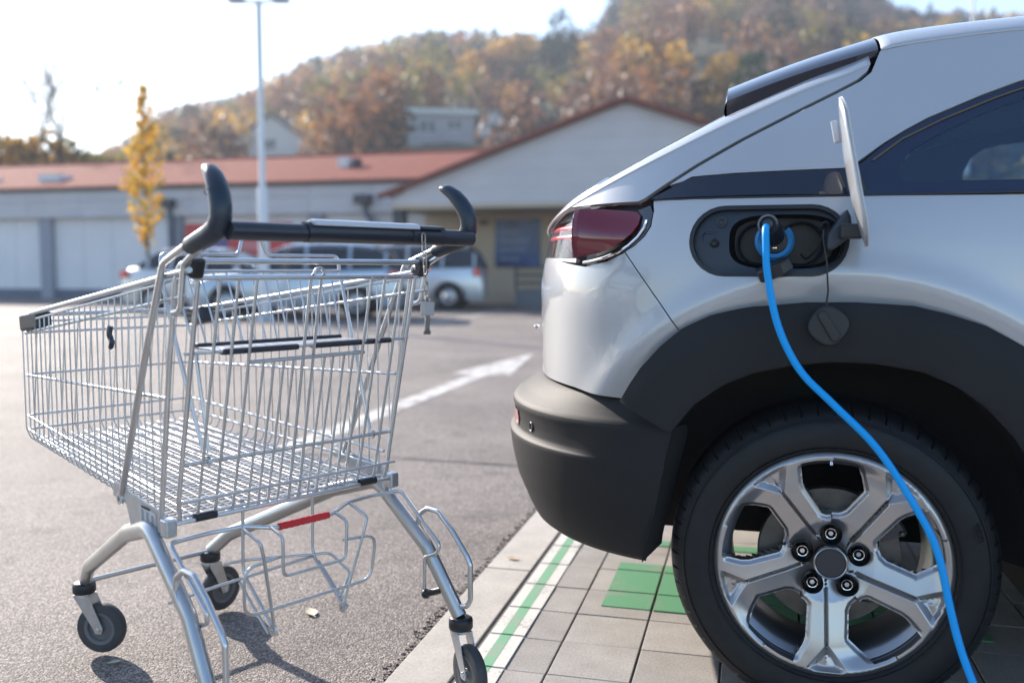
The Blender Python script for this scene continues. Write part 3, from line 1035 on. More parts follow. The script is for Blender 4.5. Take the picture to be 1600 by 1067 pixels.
# --- tail lamp
LX = [(-.392, 1.098), (-.386, 1.082), (-.391, 1.052), (-.405, 1.031), (-.425, 1.012), (-.452, .9955), (-.490, .979), (-.535, .969)]
bez_in = [(-.420, 1.088), (-.408, 1.074), (-.411, 1.056), (-.425, 1.038), (-.445, 1.020), (-.470, 1.004), (-.50, .992), (-.535, .983)]
def map_lamp(d):
    return lambda w, z: (lambda p: (p[0], p[1] + d, p[2]))(map_low(w, z))
cup = W(LX + [(-.548, .967), (-.548, 1.100), (-.47, 1.1045)])
panel('lamp_housing', cup, [], map_lamp(.020), M_black, car, step=.015, thick=.02, mirror=True)
ring = W(LX) + [(w_of(x, z), z) for x, z in reversed(bez_in)]
panel('lamp_bezel', ring, [], map_lamp(.002), mat('lamp_bezel', (.05, .055, .065), rough=.15, metal=.7, coat=1.0), car, step=.010, thick=.015, mirror=True)
m = MB()
chr_pts = [Vector(map_low(w_of(x, z), z)) + Vector((0, -.002, 0)) for x, z in [(-.40, 1.066), (-.404, 1.050), (-.418, 1.030), (-.438, 1.012), (-.464, .996), (-.50, .984), (-.538, .976), (-.553, .974)]]
m.tube([tuple(p) for p in chr_pts], .0035, 8)
m.build('lamp_trim', M_chrome, car)
# the red boss: a barrel cut by the bezel, standing proud towards the rear
boss = [(-.424, 1.086), (-.414, 1.074), (-.417, 1.058), (-.431, 1.039), (-.450, 1.022), (-.474, 1.007), (-.504, .995), (-.560, .984), (-.560, 1.092), (-.50, 1.093)]
def map_boss(w, z):
    p = map_low(w, z)
    t = (z - 1.038) / .055
    k = max(0.0, min(1.0, (-p[0] - .40) / .15))
    flat_y = .004 + (p[1] - .004) * (1 - .72 * k)
    return (p[0], flat_y - .012 * k + .020 * t * t - .004, z)
panel('tail_lamp_boss', W(boss), [], map_boss, M_lampred, car, step=.010, thick=.05, mirror=True)
m = MB()
e1 = [Vector(map_boss(w_of(-.560, z), z)) for z in np.linspace(.985, 1.091, 16)]
m.grid(lambda u, v: tuple(e1[min(15, int(round(u * 15)))] + Vector((-.0035 - .004 * math.sin(v * PI), .075 * v - .001, 0))), 15, 6)
m.build('lamp_lens_edge', M_lampedge, car)
# inner lamp on the tailgate corner
wi0, wi1 = w_of(-.566, 1.03), w_of(-.70, 1.03)
m = MB()
m.grid(lambda u, v: (lambda p: (p[0] + .028, p[1] + .028, p[2]))(map_low(wi0 + (wi1 - .12 - wi0) * u, .99 + .085 * v)), 14, 6)
m.build('lamp_housing', mat('lamp_inside', (.22, .20, .21), rough=.3, metal=.8), car)
for zz, hh in ((1.056, .0085), (1.034, .0085)):
    m = MB()
    pts_ = [(lambda p: (p[0] + .002, p[1] + .003, p[2]))(map_low(wi0 - .004 + (wi1 - wi0) * u, zz)) for u in np.linspace(0, 1.2, 14)]
    m.tube(pts_, hh, 8, flat=(1, .5))
    m.build('light_bar', M_lampred2, car)
m = MB()
hook = [(lambda p: (p[0] + .006, p[1] + .006, p[2]))(map_low(wi0 - .05 - .05 * u, z)) for u, z in [(0.4, 1.036), (.45, 1.02), (.35, 1.008), (0.1, 1.002)]]
m.tube(hook, .008, 8); m.build('light_bar', M_lampred2, car)
lens_in = [(wi0, .985), (wi0, 1.078), (wi1 - .14, 1.066), (wi1 - .14, .992)]
panel('lamp_lens', lens_in, [], map_lamp(-.001), M_lampclear, car, step=.03, thick=0.0)
cov = [(w_of(-.54, 1.08), 1.079), (w_of(-.55, 1.103), 1.1035), (w_of(-.60, 1.10), 1.104), (w_of(-.70, 1.06), 1.066), (wi1 - .14, 1.067)]
panel('hatch_lip', cov, [], map_low, M_paint, car, step=.02, thick=.01, mirror=True)
panel('tailgate_skin', [(wr_split + .004, .992), (wi0, .974), (wi0, .984), (wi1 - .14, .991)], [], map_low, M_paint, car, step=.02, thick=.01)
m = MB(); m.sphere((-.752, .50, .80), .008, 10, 8, (1, 1.6, .8)); m.build('tailgate_emblem', M_chrome, car)

# --- wheel
def make_wheel():
    wheel = empty('wheel', (0, 0, .338))
    wheel.parent = car
    prof_t = [(.236, .014), (.2435, .003), (.252, -.004), (.268, -.008), (.285, -.0085), (.300, -.005), (.3085, .000), (.3115, .0035), (.317, .0065), (.3245, .014), (.331, .026), (.3355, .042), (.338, .062), (.338, .10), (.338, .16), (.333, .19), (.32, .21), (.28, .222), (.24, .212)]
    SEG = 60 * 10
    m = MB()
    m.lathe(prof_t, SEG, 'y')
    npf = len(prof_t)
    for s in range(SEG):
        if s % 10 == 0:
            for j in (9, 10, 11):
                i = s * npf + j
                x, y, z = m.v[i]
                rr_ = math.hypot(x, z); k = (rr_ - .0045) / rr_
                m.v[i] = (x * k, y + .001, z * k)
        if (s + 3) % 20 == 0:
            for j in (8,):
                i = s * npf + j
                x, y, z = m.v[i]
                m.v[i] = (x * .995, y + .002, z * .995)
    m.build('tyre', M_tyre, wheel, angle=25)
    # raised circular ribs on the sidewall
    m = MB()
    for rr_ in (.2495, .3065):
        m.lathe([(rr_ - .0016, -.0015), (rr_ - .0008, -.0082 if rr_ < .3 else -.0045), (rr_ + .0008, -.0086 if rr_ < .3 else -.0042), (rr_ + .0016, -.0015)], 160, 'y')
    m.build('sidewall_rib', M_tyre, wheel)
    # checkered wear pattern moulded into the sidewall
    m = MB()
    for i in range(7):
        for j in range(4):
            a = R(14 + 1.1 * i + .4 * j); r_ = .283 + .0052 * j
            da, dr = R(.36), .0018
            pts_ = [((r_ + q) * math.cos(a + w_), (r_ + q) * math.sin(a + w_)) for q, w_ in ((-dr, -da), (dr, -da), (dr, da), (-dr, da))]
            m.prism(pts_, 'y', -.0098, -.006)
    o = m.build('sidewall_pattern', M_tyre, wheel, smooth=False); o['kind'] = 'stuff'
    # alloy face
    Rr = .241
    win = [(-.068, .2155), (-.040, .2225), (-.010, .2255), (.020, .2245), (.048, .2195), (.060, .185), (.066, .156), (.030, .108), (.018, .101), (-.010, .0985), (-.020, .101), (-.058, .158), (-.063, .172)]
    def rot(p, a):
        return (p[0] * math.cos(a) - p[1] * math.sin(a), p[0] * math.sin(a) + p[1] * math.cos(a))
    win = [((x + .003) * .97 - .003, (z - .165) * .975 + .166) for x, z in win]
    holes = [[rot(p, R(72 * k)) for p in win] for k in range(5)]
    lugs = [rot((0, .0600), R(72 * k)) for k in range(5)]
    lh = [[(c[0] + .0225 * math.cos(a), c[1] + .0225 * math.sin(a)) for a in np.linspace(0, 2 * PI, 22, endpoint=False)] for c in lugs]
    outer = [(Rr * math.cos(a), Rr * math.sin(a)) for a in np.linspace(0, 2 * PI, 180, endpoint=False)]
    bore = [(.034 * math.cos(a), .034 * math.sin(a)) for a in np.linspace(0, 2 * PI, 40, endpoint=False)]
    HE = np.vstack([np.array(resample(h, .0015)) for h in holes])
    def face_h(x, z):
        r_ = math.hypot(x, z)
        th = math.degrees(math.atan2(z, x))
        best = None
        for k in range(5):
            d = (th - (54 + 72 * k) + 180) % 360 - 180
            if best is None or abs(d) < abs(best): best = d
        rr_ = r_ * math.cos(R(best)); t = r_ * math.sin(R(best))
        # skewed: the dividing groove leans a little
        t += .006 - .02 * (rr_ - .12)
        at = abs(t)
        y = .030 * (1 - sstep(.04, .225, r_)) - .002
        y += .012 * max(0, (.09 - r_) / .05) if r_ < .09 else 0
        # two plates falling away from the groove
        y += (.24 if t > 0 else .05) * max(0, at - .004) * (1 - sstep(.20, .235, r_))
        y += .007 * sstep(-.0015, .0015, t) * (1 - sstep(.18, .23, r_))
        q_ = np.array([x, z]); dmin = np.sqrt(((HE - q_) ** 2).sum(1).min())
        if dmin < .009 and r_ < .226:
            y += .95 * (.009 - dmin) * (1 - sstep(.212, .224, r_))
        if rr_ < .178 and at < .0045 and r_ > .06:
            y += .010 * (1 - at / .0045)
        # V shaped facet next to the rim
        vv = (rr_ - .172) * .80
        if rr_ > .172 and at < vv:
            y += .016 * min(1, (vv - at) / .018) * (1 - sstep(.222, .232, r_))
        if r_ > .231:
            y += (.006 * (r_ - .231) / .01) ** 1
        return y
    fm = lambda x, z: (x, face_h(x, z), z)
    extra = []
    for k in range(5):
        ax = R(54 + 72 * k); ca, sa = math.cos(ax), math.sin(ax)
        L_ = [(rr_, c - .006 + .02 * (rr_ - .12)) for rr_ in np.arange(.062, .178, .0035) for c in (-.0068, -.0045, -.0022, 0, .0022, .0045, .0068)]
        L_ += [(rr_, sg * ((rr_ - .172) * .8 - off) - .006 + .02 * (rr_ - .12)) for rr_ in np.arange(.176, .226, .0035) for sg in (-1, 1) for off in (-.002, .002)]
        extra += [(a * ca - b * sa, a * sa + b * ca) for a, b in L_]
        hp = resample(holes[k], .0035); cxh = np.mean([p[0] for p in hp]); czh = np.mean([p[1] for p in hp])
        for i_ in range(len(hp)):
            p0, p1 = hp[i_ - 1], hp[(i_ + 1) % len(hp)]
            nx, nz = (p1[1] - p0[1]), -(p1[0] - p0[0])
            q = math.hypot(nx, nz) + 1e-9
            nx, nz = nx / q, nz / q
            if nx * (hp[i_][0] - cxh) + nz * (hp[i_][1] - czh) < 0: nx, nz = -nx, -nz
            for off in (.0045, .0084, .0108):
                c_ = (hp[i_][0] + nx * off, hp[i_][1] + nz * off)
                if np.sqrt(((HE - np.array(c_)) ** 2).sum(1).min()) > off - .0012: extra.append(c_)
    o = panel('rim', outer, holes + lh + [bore], fm, M_alloy, wheel, step=.0045, thick=.030, eps=.0010, extra=extra)
    # barrel, spokes' back ring, lip
    m = MB()
    m.lathe([(.2405, .004), (.232, .006), (.2275, .018), (.2255, .040), (.214, .05), (.206, .06), (.205, .19), (.214, .205), (.23, .21)], 96, 'y')
    m.build('rim_barrel', M_alloyin, wheel)
    m = MB(); m.lathe([(.0005, .018), (.0295, .018), (.031, .0195), (.031, .04)], 40, 'y'); m.build('centre_cap', mat('cap_dark', (.03, .028, .034), rough=.4), wheel)
    m = MB(); m.lathe([(.0312, .030), (.0312, .0165), (.033, .0150), (.0348, .0165), (.0348, .03)], 40, 'y'); m.build('cap_ring', M_alloy, wheel)
    for c in lugs:
        m = MB()
        m.lathe([(.0225, .024), (.0215, .058), (.0001, .058)], 24, 'y', (c[0], 0, c[1]))
        m.lathe([(.0125, .058), (.0125, .036), (.0105, .033), (.0092, .033), (.0092, .05)], 20, 'y', (c[0], 0, c[1]))
        m.build('lug_pocket', M_black, wheel)
        m = MB()
        m.lathe([(.0104, .0325), (.0116, .0322), (.0119, .036)], 20, 'y', (c[0], 0, c[1]))
        m.lathe([(.0001, .0345), (.0052, .0345), (.0068, .036), (.0068, .055)], 6, 'y', (c[0], 0, c[1]))
        m.build('lug_nut', M_chrome, wheel, angle=20)
    m = MB(); m.lathe([(.07, .075), (.148, .075), (.150, .080), (.150, .098), (.145, .10), (.07, .10)], 64, 'y'); m.lathe([(.001, .06), (.078, .06), (.08, .075)], 40, 'y')
    m.build('brake_disc', M_cast, wheel)
    m = MB()
    for a in np.linspace(R(25), R(65), 5):
        pass
    m.lathe([(.105, .055), (.163, .055), (.168, .065), (.168, .12), (.105, .12)], 14, 'y', a0=R(22), a1=R(62), close=True)
    m.lathe([(.118, .045), (.15, .045), (.152, .056), (.116, .056)], 8, 'y', a0=R(30), a1=R(52), close=True)
    m.build('brake_caliper', mat('caliper', (.06, .06, .065), rough=.4, metal=.5), wheel, angle=30)
    for (aa, rr_) in ((24, .158), (66, .152)):
        m = MB()
        c = (rr_ * math.cos(R(aa)), .05, rr_ * math.sin(R(aa)))
        m.lathe([(.0001, -.004), (.004, -.003), (.006, .0), (.006, .03)], 12, 'y', c)
        m.build('caliper_bolt', M_cast, wheel)
    m = MB(); m.tube([(-.006, .014, .2275), (-.0045, .008, .212)], .0042, 10); m.build('valve', M_chrome, wheel)
    return wheel
wheel = make_wheel()
far = []
for (xx, mir) in ((2.655, False), (0, True), (2.655, True)):
    w2 = copy_tree(wheel, car)
    w2.location = (xx, 2 * YC if mir else 0, .338)
    if mir: w2.rotation_euler = (0, 0, PI)

# --- charge port
port = empty('charge_port', (0, 0, 0)); port.parent = car
PC = (-0.1435, 1.018)
fl_ = lambda d: (lambda x, z: (x, map_low(w_of(x, z), z)[1] + d, z))
panel('port_rim', stadium(*PC, .1605, .074), [stadium(*PC, .1525, .066)], fl_(-.001), M_black, port, step=.008, thick=.03)
well = oval(-.110, 1.016, .112, .057, 40, 3.2)
panel('port_plate', stadium(*PC, .1535, .067), [well], fl_(.014), M_plastic, port, step=.012, thick=.02)
m = MB()
m.grid(lambda u, v: (-.110 + (.112 - .012 * v) * math.copysign(abs(math.cos(u * 2 * PI)) ** (2 / 3.2), math.cos(u * 2 * PI)), .018 + .06 * v, 1.016 + (.057 - .006 * v) * math.copysign(abs(math.sin(u * 2 * PI)) ** (2 / 3.2), math.sin(u * 2 * PI))), 40, 3)
m.build('port_well', M_black, port, angle=60)
m = MB(); m.prism(oval(-.110, 1.016, .11, .055, 40, 3.2), 'y', .072, .078); m.build('port_back', M_black, port, smooth=False)
for (cx_, r1) in ((-.160, .046), (-.075, .048)):
    m = MB(); m.lathe([(r1, .072), (r1, .045), (r1 - .004, .042), (r1 - .006, .045), (r1 - .006, .072)], 40, 'y', (cx_, 0, 1.012)); m.build('socket_ring', M_plastic, port)
m = MB(); m.lathe([(.011, .0125), (.0105, .009), (.007, .0085), (.006, .013), (.0005, .014)], 20, 'y', (-.238, 0, 1.058)); m.build('mounting_stud', M_plastic, port)
pk = [(-.272, 1.036), (-.222, 1.036), (-.222, .997), (-.268, .997), (-.276, 1.004), (-.277, 1.028)]
m = MB(); m.tube([(x, .0135, z) for x, z in pk], .0022, 6, closed=True); m.build('latch_frame', M_plastic, port)
m = MB(); m.lathe([(.010, .012), (.009, .002), (.0065, .0), (.005, .004), (.0005, .005)], 18, 'y', (-.252, 0, 1.014)); m.build('latch_button', M_black, port)
# open flap on its swan-neck hinge
flap_c = Vector((.000, -.110, 1.142)); top_v = Vector((-.030, .012, .160)).normalized()
e_long = top_v
e_short = (Vector((-.085, -1.0, 0)) - e_long * Vector((-.085, -1.0, 0)).dot(e_long)).normalized()
e_n = e_long.cross(e_short).normalized()
def flap_pt(u, v, d):
    # u along the short side (-1..1), v along the long side (-1..1)
    L, S = .146, .072
    p = flap_c + e_long * (v * L) + e_short * (u * S) + e_n * (.010 * (v * v) + .012 * u * u + d)
    return tuple(p)
st = stadium(0, 0, 1.0, .46)
st = [(b / .46, a) for a, b in st]
for nm, dd, mt_ in (('flap_outer', -.0015, M_paint), ('flap_inner', .0025, mat('flap_inner', (.55, .55, .56), rough=.45))):
    m = MB()
    cen = flap_pt(0, 0, dd)
    rings = []
    vs_ = []
    for k in range(0, 7):
        for (a, b) in st:
            vs_.append(flap_pt(a * k / 6, b * k / 6, dd))
    n_ = len(st)
    fs_ = [(k * n_ + i, k * n_ + (i + 1) % n_, (k + 1) * n_ + (i + 1) % n_, (k + 1) * n_ + i) for k in range(1, 6) for i in range(n_)]
    fs_.append(tuple(n_ + i for i in range(n_)))
    m.add(vs_[0:], fs_)
    o = m.build(nm, mt_, port, angle=60)
    s_ = o.modifiers.new('thickness', 'SOLIDIFY'); s_.thickness = .003; s_.offset = 0
m = MB()
m.prism([(-.010, -.020), (.010, -.020), (.013, -.005), (.008, .022), (-.008, .022)], 'z', .0, .012)
Mf = Matrix(((e_short.x, e_long.x, e_n.x, 0), (e_short.y, e_long.y, e_n.y, 0), (e_short.z, e_long.z, e_n.z, 0), (0, 0, 0, 1)))
sgn = 1 if e_n.x < 0 else -1
pc = flap_c + e_long * .082 + e_n * (.002 * sgn if sgn > 0 else -.014)
m.xf(Matrix.Translation(pc) @ Mf); m.build('flap_catch', M_plate, port, smooth=False, bevel=.002)
m = MB()
m.prism([(-.030, 1.030), (-.018, 1.044), (.005, 1.078), (.012, 1.062), (.017, 1.030), (.004, 1.016), (-.022, .995), (-.032, .998)], 'y', -.075, .02)
m.build('hinge_arm', M_plastic, port, smooth=False, bevel=.006)
m = MB(); m.box(-.01, .035, -.12, -.06, 1.018, 1.046); m.build('hinge_foot', M_black, port, smooth=False, bevel=.004)
m = MB(); m.lathe([(.006, .0), (.008, .004), (.008, .028), (.0001, .03)], 14, 'y', (-.034, -.062, 1.046)); m.build('tether_post', M_plastic, port)
# caps on their tethers
m = MB()
cap_o = [(-.055 + dx, 1.0 + dz) for dx, dz in []]
m.prism([(-.036, -.018), (-.024, -.028), (.012, -.030), (.034, -.016), (.036, .006), (.022, .022), (-.018, .022), (-.036, .010)], 'z', 0, .026)
m.xf(Matrix.Translation((-.124, -.052, .948)) @ Matrix.Rotation(R(-24), 4, 'Y') @ Matrix.Rotation(R(12), 4, 'X'))
m.build('socket_cap', M_black, port, smooth=False, bevel=.004)
cap2 = Vector((-.024, -.062, .846))
m = MB(); m.prism(oval(0, 0, .037, .037, 28, 2.6), 'y', -.006, .012)
m.xf(Matrix.Translation(cap2) @ Matrix.Rotation(R(35), 4, 'Y')); m.build('hanging_cap', M_black, port, smooth=False, bevel=.004)
m = MB(); m.prism(stadium(0, 0, .034, .0095), 'y', -.014, -.004)
m.xf(Matrix.Translation(cap2) @ Matrix.Rotation(R(60), 4, 'Y')); m.build('cap_ridge', M_black, port, smooth=False, bevel=.003)
m = MB(); m.tube(fillet_path([(-.034, -.05, 1.046), (-.038, -.062, 1.02), (-.030, -.064, .97), (-.026, -.062, .915), (-.029, -.06, .885), (-.025, -.058, .875)], .03), .0019, 8)
m.build('cap_tether', M_black, port)
m = MB(); m.tube(fillet_path([(-.034, -.05, 1.040), (-.045, -.02, 1.0), (-.066, .012, .978), (-.075, .03, .99)], .03), .002, 8)
m.build('cap_tether', M_black, port)

# --- plug and blue cable: a thing of its own, plugged into the car
cab = empty('charging_cable', (0.671, 1.893, 0), -YAW)
tag(cab, 'bright blue charging cable with black plug, hanging from the car port over the tyre', 'cable')
m = MB()
m.lathe([(.028, .05), (.031, .03), (.031, .0), (.028, -.012), (.0005, -.014)], 28, 'y', (-.130, 0, 1.021))
m.build('plug_body', M_black, cab)
m = MB()
m.lathe([(.0315, .002), (.038, -.002), (.0395, -.012), (.034, -.018), (.0265, -.016)], 36, 'y', (-.130, 0, 1.017), a0=R(135), a1=R(405))
m.build('plug_collar', M_blue2, cab)
m = MB()
m.tube([(-.131, -.008, 1.026), (-.138, -.035, 1.040), (-.144, -.064, 1.048)], .0215, 20)
m.build('plug_handle', M_black, cab)
m = MB(); m.lathe([(.0165, .004), (.0195, .0), (.0205, -.006), (.0185, -.010), (.0160, -.009)], 28, 'y', (-.1445, -.058, 1.0485)); m.build('plug_ring', mat('plug_ring', (.20, .20, .22), rough=.3), cab)
m = MB(); m.lathe([(.0135, -.008), (.0115, -.016), (.009, -.030), (.0001, -.032)], 20, 'y', (-.1445, -.058, 1.0485)); m.build('cable_gland', M_plastic2, cab)
m = MB(); m.box(-.134, -.125, -.020, -.012, 1.000, 1.005); m.build('plug_latch', M_chrome, cab, smooth=False, bevel=.002)
cy = [(-.147, -.075, 1.046), (-.149, -.100, 1.036), (-.148, -.112, 1.005), (-.144, -.115, .950), (-.122, -.118, .848), (-.079, -.122, .762), (-.018, -.128, .700), (.064, -.135, .618), (.134, -.142, .512), (.175, -.150, .430), (.200, -.160, .322), (.218, -.172, .252), (.242, -.19, .186), (.275, -.215, .115), (.33, -.25, .045), (.45, -.30, .010), (.75, -.36, .0095), (1.3, -.45, .0095), (2.1, -.42, .0095)]
def catmull(P, k=6):
    P = [Vector(p) for p in P]
    out = []
    for i in range(len(P) - 1):
        p0, p1, p2, p3 = P[max(0, i - 1)], P[i], P[i + 1], P[min(len(P) - 1, i + 2)]
        for j in range(k):
            t = j / k
            out.append(.5 * ((2 * p1) + (p2 - p0) * t + (2 * p0 - 5 * p1 + 4 * p2 - p3) * t * t + (3 * p1 - p0 - 3 * p2 + p3) * t ** 3))
    out.append(P[-1])
    return out
m = MB(); m.tube(catmull(cy), .0073, 14); m.build('cable', M_blue, cab, angle=80)

# ================================================================== SHOPPING CART
# cart frame: x to the right, y towards the nose, z up; origin on the ground between the rear casters
cart = empty('shopping_cart', (-0.335, 1.815, 0), R(90 - 42.7))
tag(cart, 'galvanised wire shopping cart with dark plastic handle and red sleeve on its lower rack', 'shopping cart')

def lerp(a, b, t): return a + (b - a) * t
def side_s(l): return lerp(.287, .229, (l - .06) / .94)          # half width of the basket along its length
def z_rim(l): return lerp(.958, .842, (l - .06) / .94)
def z_lowrim(l): return lerp(.913, .796, (l - .068) / .982)
def z_mid(l): return lerp(.716, .689, (l - .176) / .874)
def z_lo1(l): return lerp(.528, .584, (l - .219) / .831)
def z_lo2(l): return lerp(.491, .548, (l - .227) / .818)
def z_floor(l): return lerp(.470, .522, (l - .23) / .78)
def wire(name, pts, r, parent, fillet=.012, mtl=None, sides=8, closed=False, **k):
    m = MB(); m.tube(pts, r, sides, fillet=fillet, closed=closed, **k)
    return m.build(name, mtl or M_zinc, parent, angle=60)

basket = wire('basket', [(-.287, .06, .958), (-.231, .985, .846), (-.215, 1.0, .844), (.215, 1.0, .844), (.231, .985, .846), (.287, .06, .958)], .0058, cart, fillet=.02)
wire('rim_wire', [(-.285, .085, .944), (-.2315, .99, .829), (-.215, 1.003, .827), (.215, 1.003, .827), (.2315, .99, .829), (.285, .085, .944)], .0030, basket, fillet=.02)
for fz, l0, l1, r_ in ((z_lowrim, .068, 1.045, .0038), (z_mid, .172, 1.045, .0033), (z_lo1, .215, 1.045, .0033), (z_lo2, .226, 1.042, .0033)):
    s0, s1 = side_s(l0), side_s(l1)
    wire('rim_wire', [(-s0, l0, fz(l0)), (-s1, l1 - .02, fz(l1)), (-s1 + .02, l1, fz(l1)), (s1 - .02, l1, fz(l1)), (s1, l1 - .02, fz(l1)), (s0, l0, fz(l0))], r_, basket, fillet=.02)
# hoops: down one side, across the floor, up the other
l = .236
while l < 1.03:
    s = side_s(l) + .003; sb = s - .012
    wire('wire', [(-s, l, z_rim(l) - .012), (-s, l, z_floor(l) + .03), (-sb, l, z_floor(l) - .003), (sb, l, z_floor(l) - .003), (s, l, z_floor(l) + .03), (s, l, z_rim(l) - .012)], .00175, basket, fillet=.016, sides=6)
    l += .0345
for sg in (-1, 1):
    for l_, zb in ((.128, .868), (.163, .704), (.198, .537)):
        s = side_s(l_) + .003
        wire('wire', [(sg * s, l_, z_rim(l_) - .012), (sg * s, l_, zb)], .00175, basket, fillet=0, sides=6)
# nose wires and long floor wires
for k in range(13):
    t = -1 + 2 * k / 12
    s = .205 * t
    wire('wire', [(s, 1.0, .832), (s, 1.046, z_lo2(1.045)), (s * 1.0, 1.018, z_floor(1.01)), (s * 1.22, .20, z_floor(.20))], .00175, basket, fillet=.016, sides=6)
    if k < 12:
        s2 = .205 * (t + 1 / 12)
        wire('wire', [(s2, 1.03, .527), (s2 * 1.22, .20, z_floor(.20) + .0005)], .00175, basket, fillet=0, sides=6)
# extra cross wires of the floor between the hoops
l = .2532
while l < 1.0:
    s = side_s(l) - .012
    wire('wire', [(-s, l, z_floor(l) - .003), (s, l, z_floor(l) - .003)], .00175, basket, fillet=0, sides=6)
    l += .0345

# plastic nose corners and side hook
for sg in (-1, 1):
    m = MB(); m.box(-.020, .018, -.085, .020, -.028, .014)
    m.xf(Matrix.Translation((sg * .2225, .998, .832)) @ Matrix.Rotation(R(sg * -3), 4, 'Z') @ Matrix.Rotation(R(-7), 4, 'X'))
    m.build('corner_bumper', M_plastic, cart, smooth=False, bevel=.006)
m = MB()
hk = [(-.272, .423, .842), (-.274, .425, .826), (-.272, .422, .814), (-.276, .412, .803), (-.280, .405, .802), (-.280, .398, .812)]
m.tube(catmull(hk, 4), .0055, 8, flat=(1, 1.3)); m.build('bag_hook', M_plastic, cart)

# rear frame rods, handle tubes
for sg in (-1, 1):
    X = lambda p: (sg * p[0], p[1], p[2])
    wire('rear_frame_rod', [X(p) for p in ((.262, .078, .962), (.281, .104, .973), (.2835, .122, .93), (.283, .151, .793), (.279, .215, .452))], .0054, cart, fillet=.02, mtl=M_zinc2, sides=10)
    wire('handle_tube', [X(p) for p in ((.296, -.01, 1.022), (.295, .06, .999), (.292, .148, .970), (.288, .241, .787), (.281, .372, .508), (.2785, .380, .492))], .0068, cart, fillet=.03, mtl=M_zinc2, sides=12)
    wire('handle_stay', [X(p) for p in ((.294, -.02, 1.006), (.292, .037, .986), (.291, .074, .968), (.289, .094, .884), (.288, .124, .880))], .0057, cart, fillet=.02, mtl=M_zinc2, sides=10)
    m = MB(); m.lathe([(.006, -.003), (.013, -.003), (.0135, .0), (.013, .003), (.006, .003)], 18, 'x', (sg * .2815, .383, .489), close=True); m.build('tube_eye', M_zinc2, cart)
    m = MB(); m.box(-.010, .016, -.014, .018, -.022, .016); m.xf(Matrix.Translation((sg * .272, .072, .966)) @ Matrix.Rotation(R(20), 4, 'X')); m.build('flap_hinge', M_black, cart, smooth=False, bevel=.005)
    # sheet metal bracket in the lower rear corner
    pl = [(.418, .516), (.398, .522), (.363, .513), (.224, .494), (.194, .482), (.192, .450), (.215, .438), (.245, .446), (.293, .455), (.340, .440), (.359, .480), (.375, .486), (.418, .489)]
    m = MB(); m.prism(pl, 'x', sg * .277, sg * .2805); m.build('corner_bracket', M_sheet, cart, smooth=False, bevel=.0012)
    m = MB(); m.box(-.012, .012, -.012, .014, -.018, .018); m.xf(Matrix.Translation((sg * .277, .186, .464))); m.build('corner_block', M_sheet, cart, smooth=False, bevel=.004)
# sticker on the left bracket
m = MB(); m.add([(-.2812, .298, .463), (-.2812, .232, .452), (-.2812, .228, .484), (-.2812, .294, .495)], [(0, 1, 2, 3)])
stk = m.build('sticker', mat('sticker', (.55, .56, .57), rough=.5), cart, smooth=False)
m = MB()
for i in range(7):
    z0 = .4875 - .0042 * i
    for j in range(3 if i else 1):
        y0 = .290 - .021 * j; y1 = y0 - (.013 if i else .045) * random.uniform(.7, 1)
        off = (.294 - y0) * -.155
        m.add([(-.2816, y0, z0 + off), (-.2816, y1, z0 + off - .002), (-.2816, y1, z0 + off - .0002 + (.003 if i == 0 else 0)), (-.2816, y0, z0 + off + .0018 + (.003 if i == 0 else 0))], [(0, 1, 2, 3)])
o = m.build('sticker_print', M_black, cart, smooth=False); tag(o, kind='stuff')

# handle bar and grips
m = MB(); m.tube([(-.285, -.072, 1.024), (.285, -.072, 1.024)], .0165, 20); m.build('handle_bar', M_plastic2, cart)
m = MB(); m.tube([(-.135, -.072, 1.0255), (-.11, -.072, 1.0265), (.175, -.072, 1.0265), (.20, -.072, 1.0255)], .0192, 20); m.build('handle_sleeve', M_plastic2, cart)
m = MB()
m.prism([(-.030, .0), (.016, .0), (.014, .006), (-.010, .012), (-.026, .010)], 'x', -.125, .125)
m.xf(Matrix.Translation((0, -.066, 1.0375))); m.build('handle_plate', M_plate, cart, smooth=False, bevel=.003)
m = MB()
m.prism([(-.030, .0), (.016, .0), (.014, .004), (-.010, .008), (-.026, .006)], 'x', .128, .19)
m.xf(Matrix.Translation((0, -.066, 1.0385))); m.build('coin_lock_housing', M_plastic2, cart, smooth=False, bevel=.003)
m = MB(); m.box(.108, .111, -.0925, -.090, 1.014, 1.036); m.box(.097, .122, -.0925, -.0905, 1.0235, 1.0265); m.build('lock_slot', M_black, cart, smooth=False)
def ringloft(rings, name, mtl, parent, n=20, inward=1):
    m = MB()
    vs = []
    for (c, d, ra, rb) in rings:
        d = Vector(d).normalized()
        ax = Vector((1, 0, 0)); ax = (ax - d * ax.dot(d)).normalized()
        bx = d.cross(ax)
        for k in range(n):
            a = 2 * PI * k / n
            vs.append(Vector(c) + ax * ra * math.cos(a) + bx * rb * math.sin(a))
    k = len(rings)
    fs = [(i * n + j, i * n + (j + 1) % n, (i + 1) * n + (j + 1) % n, (i + 1) * n + j) for i in range(k - 1) for j in range(n)]
    fs += [tuple(range(n - 1, -1, -1)), tuple((k - 1) * n + j for j in range(n))]
    m.add(vs, fs)
    return m.build(name, mtl, parent, angle=45)
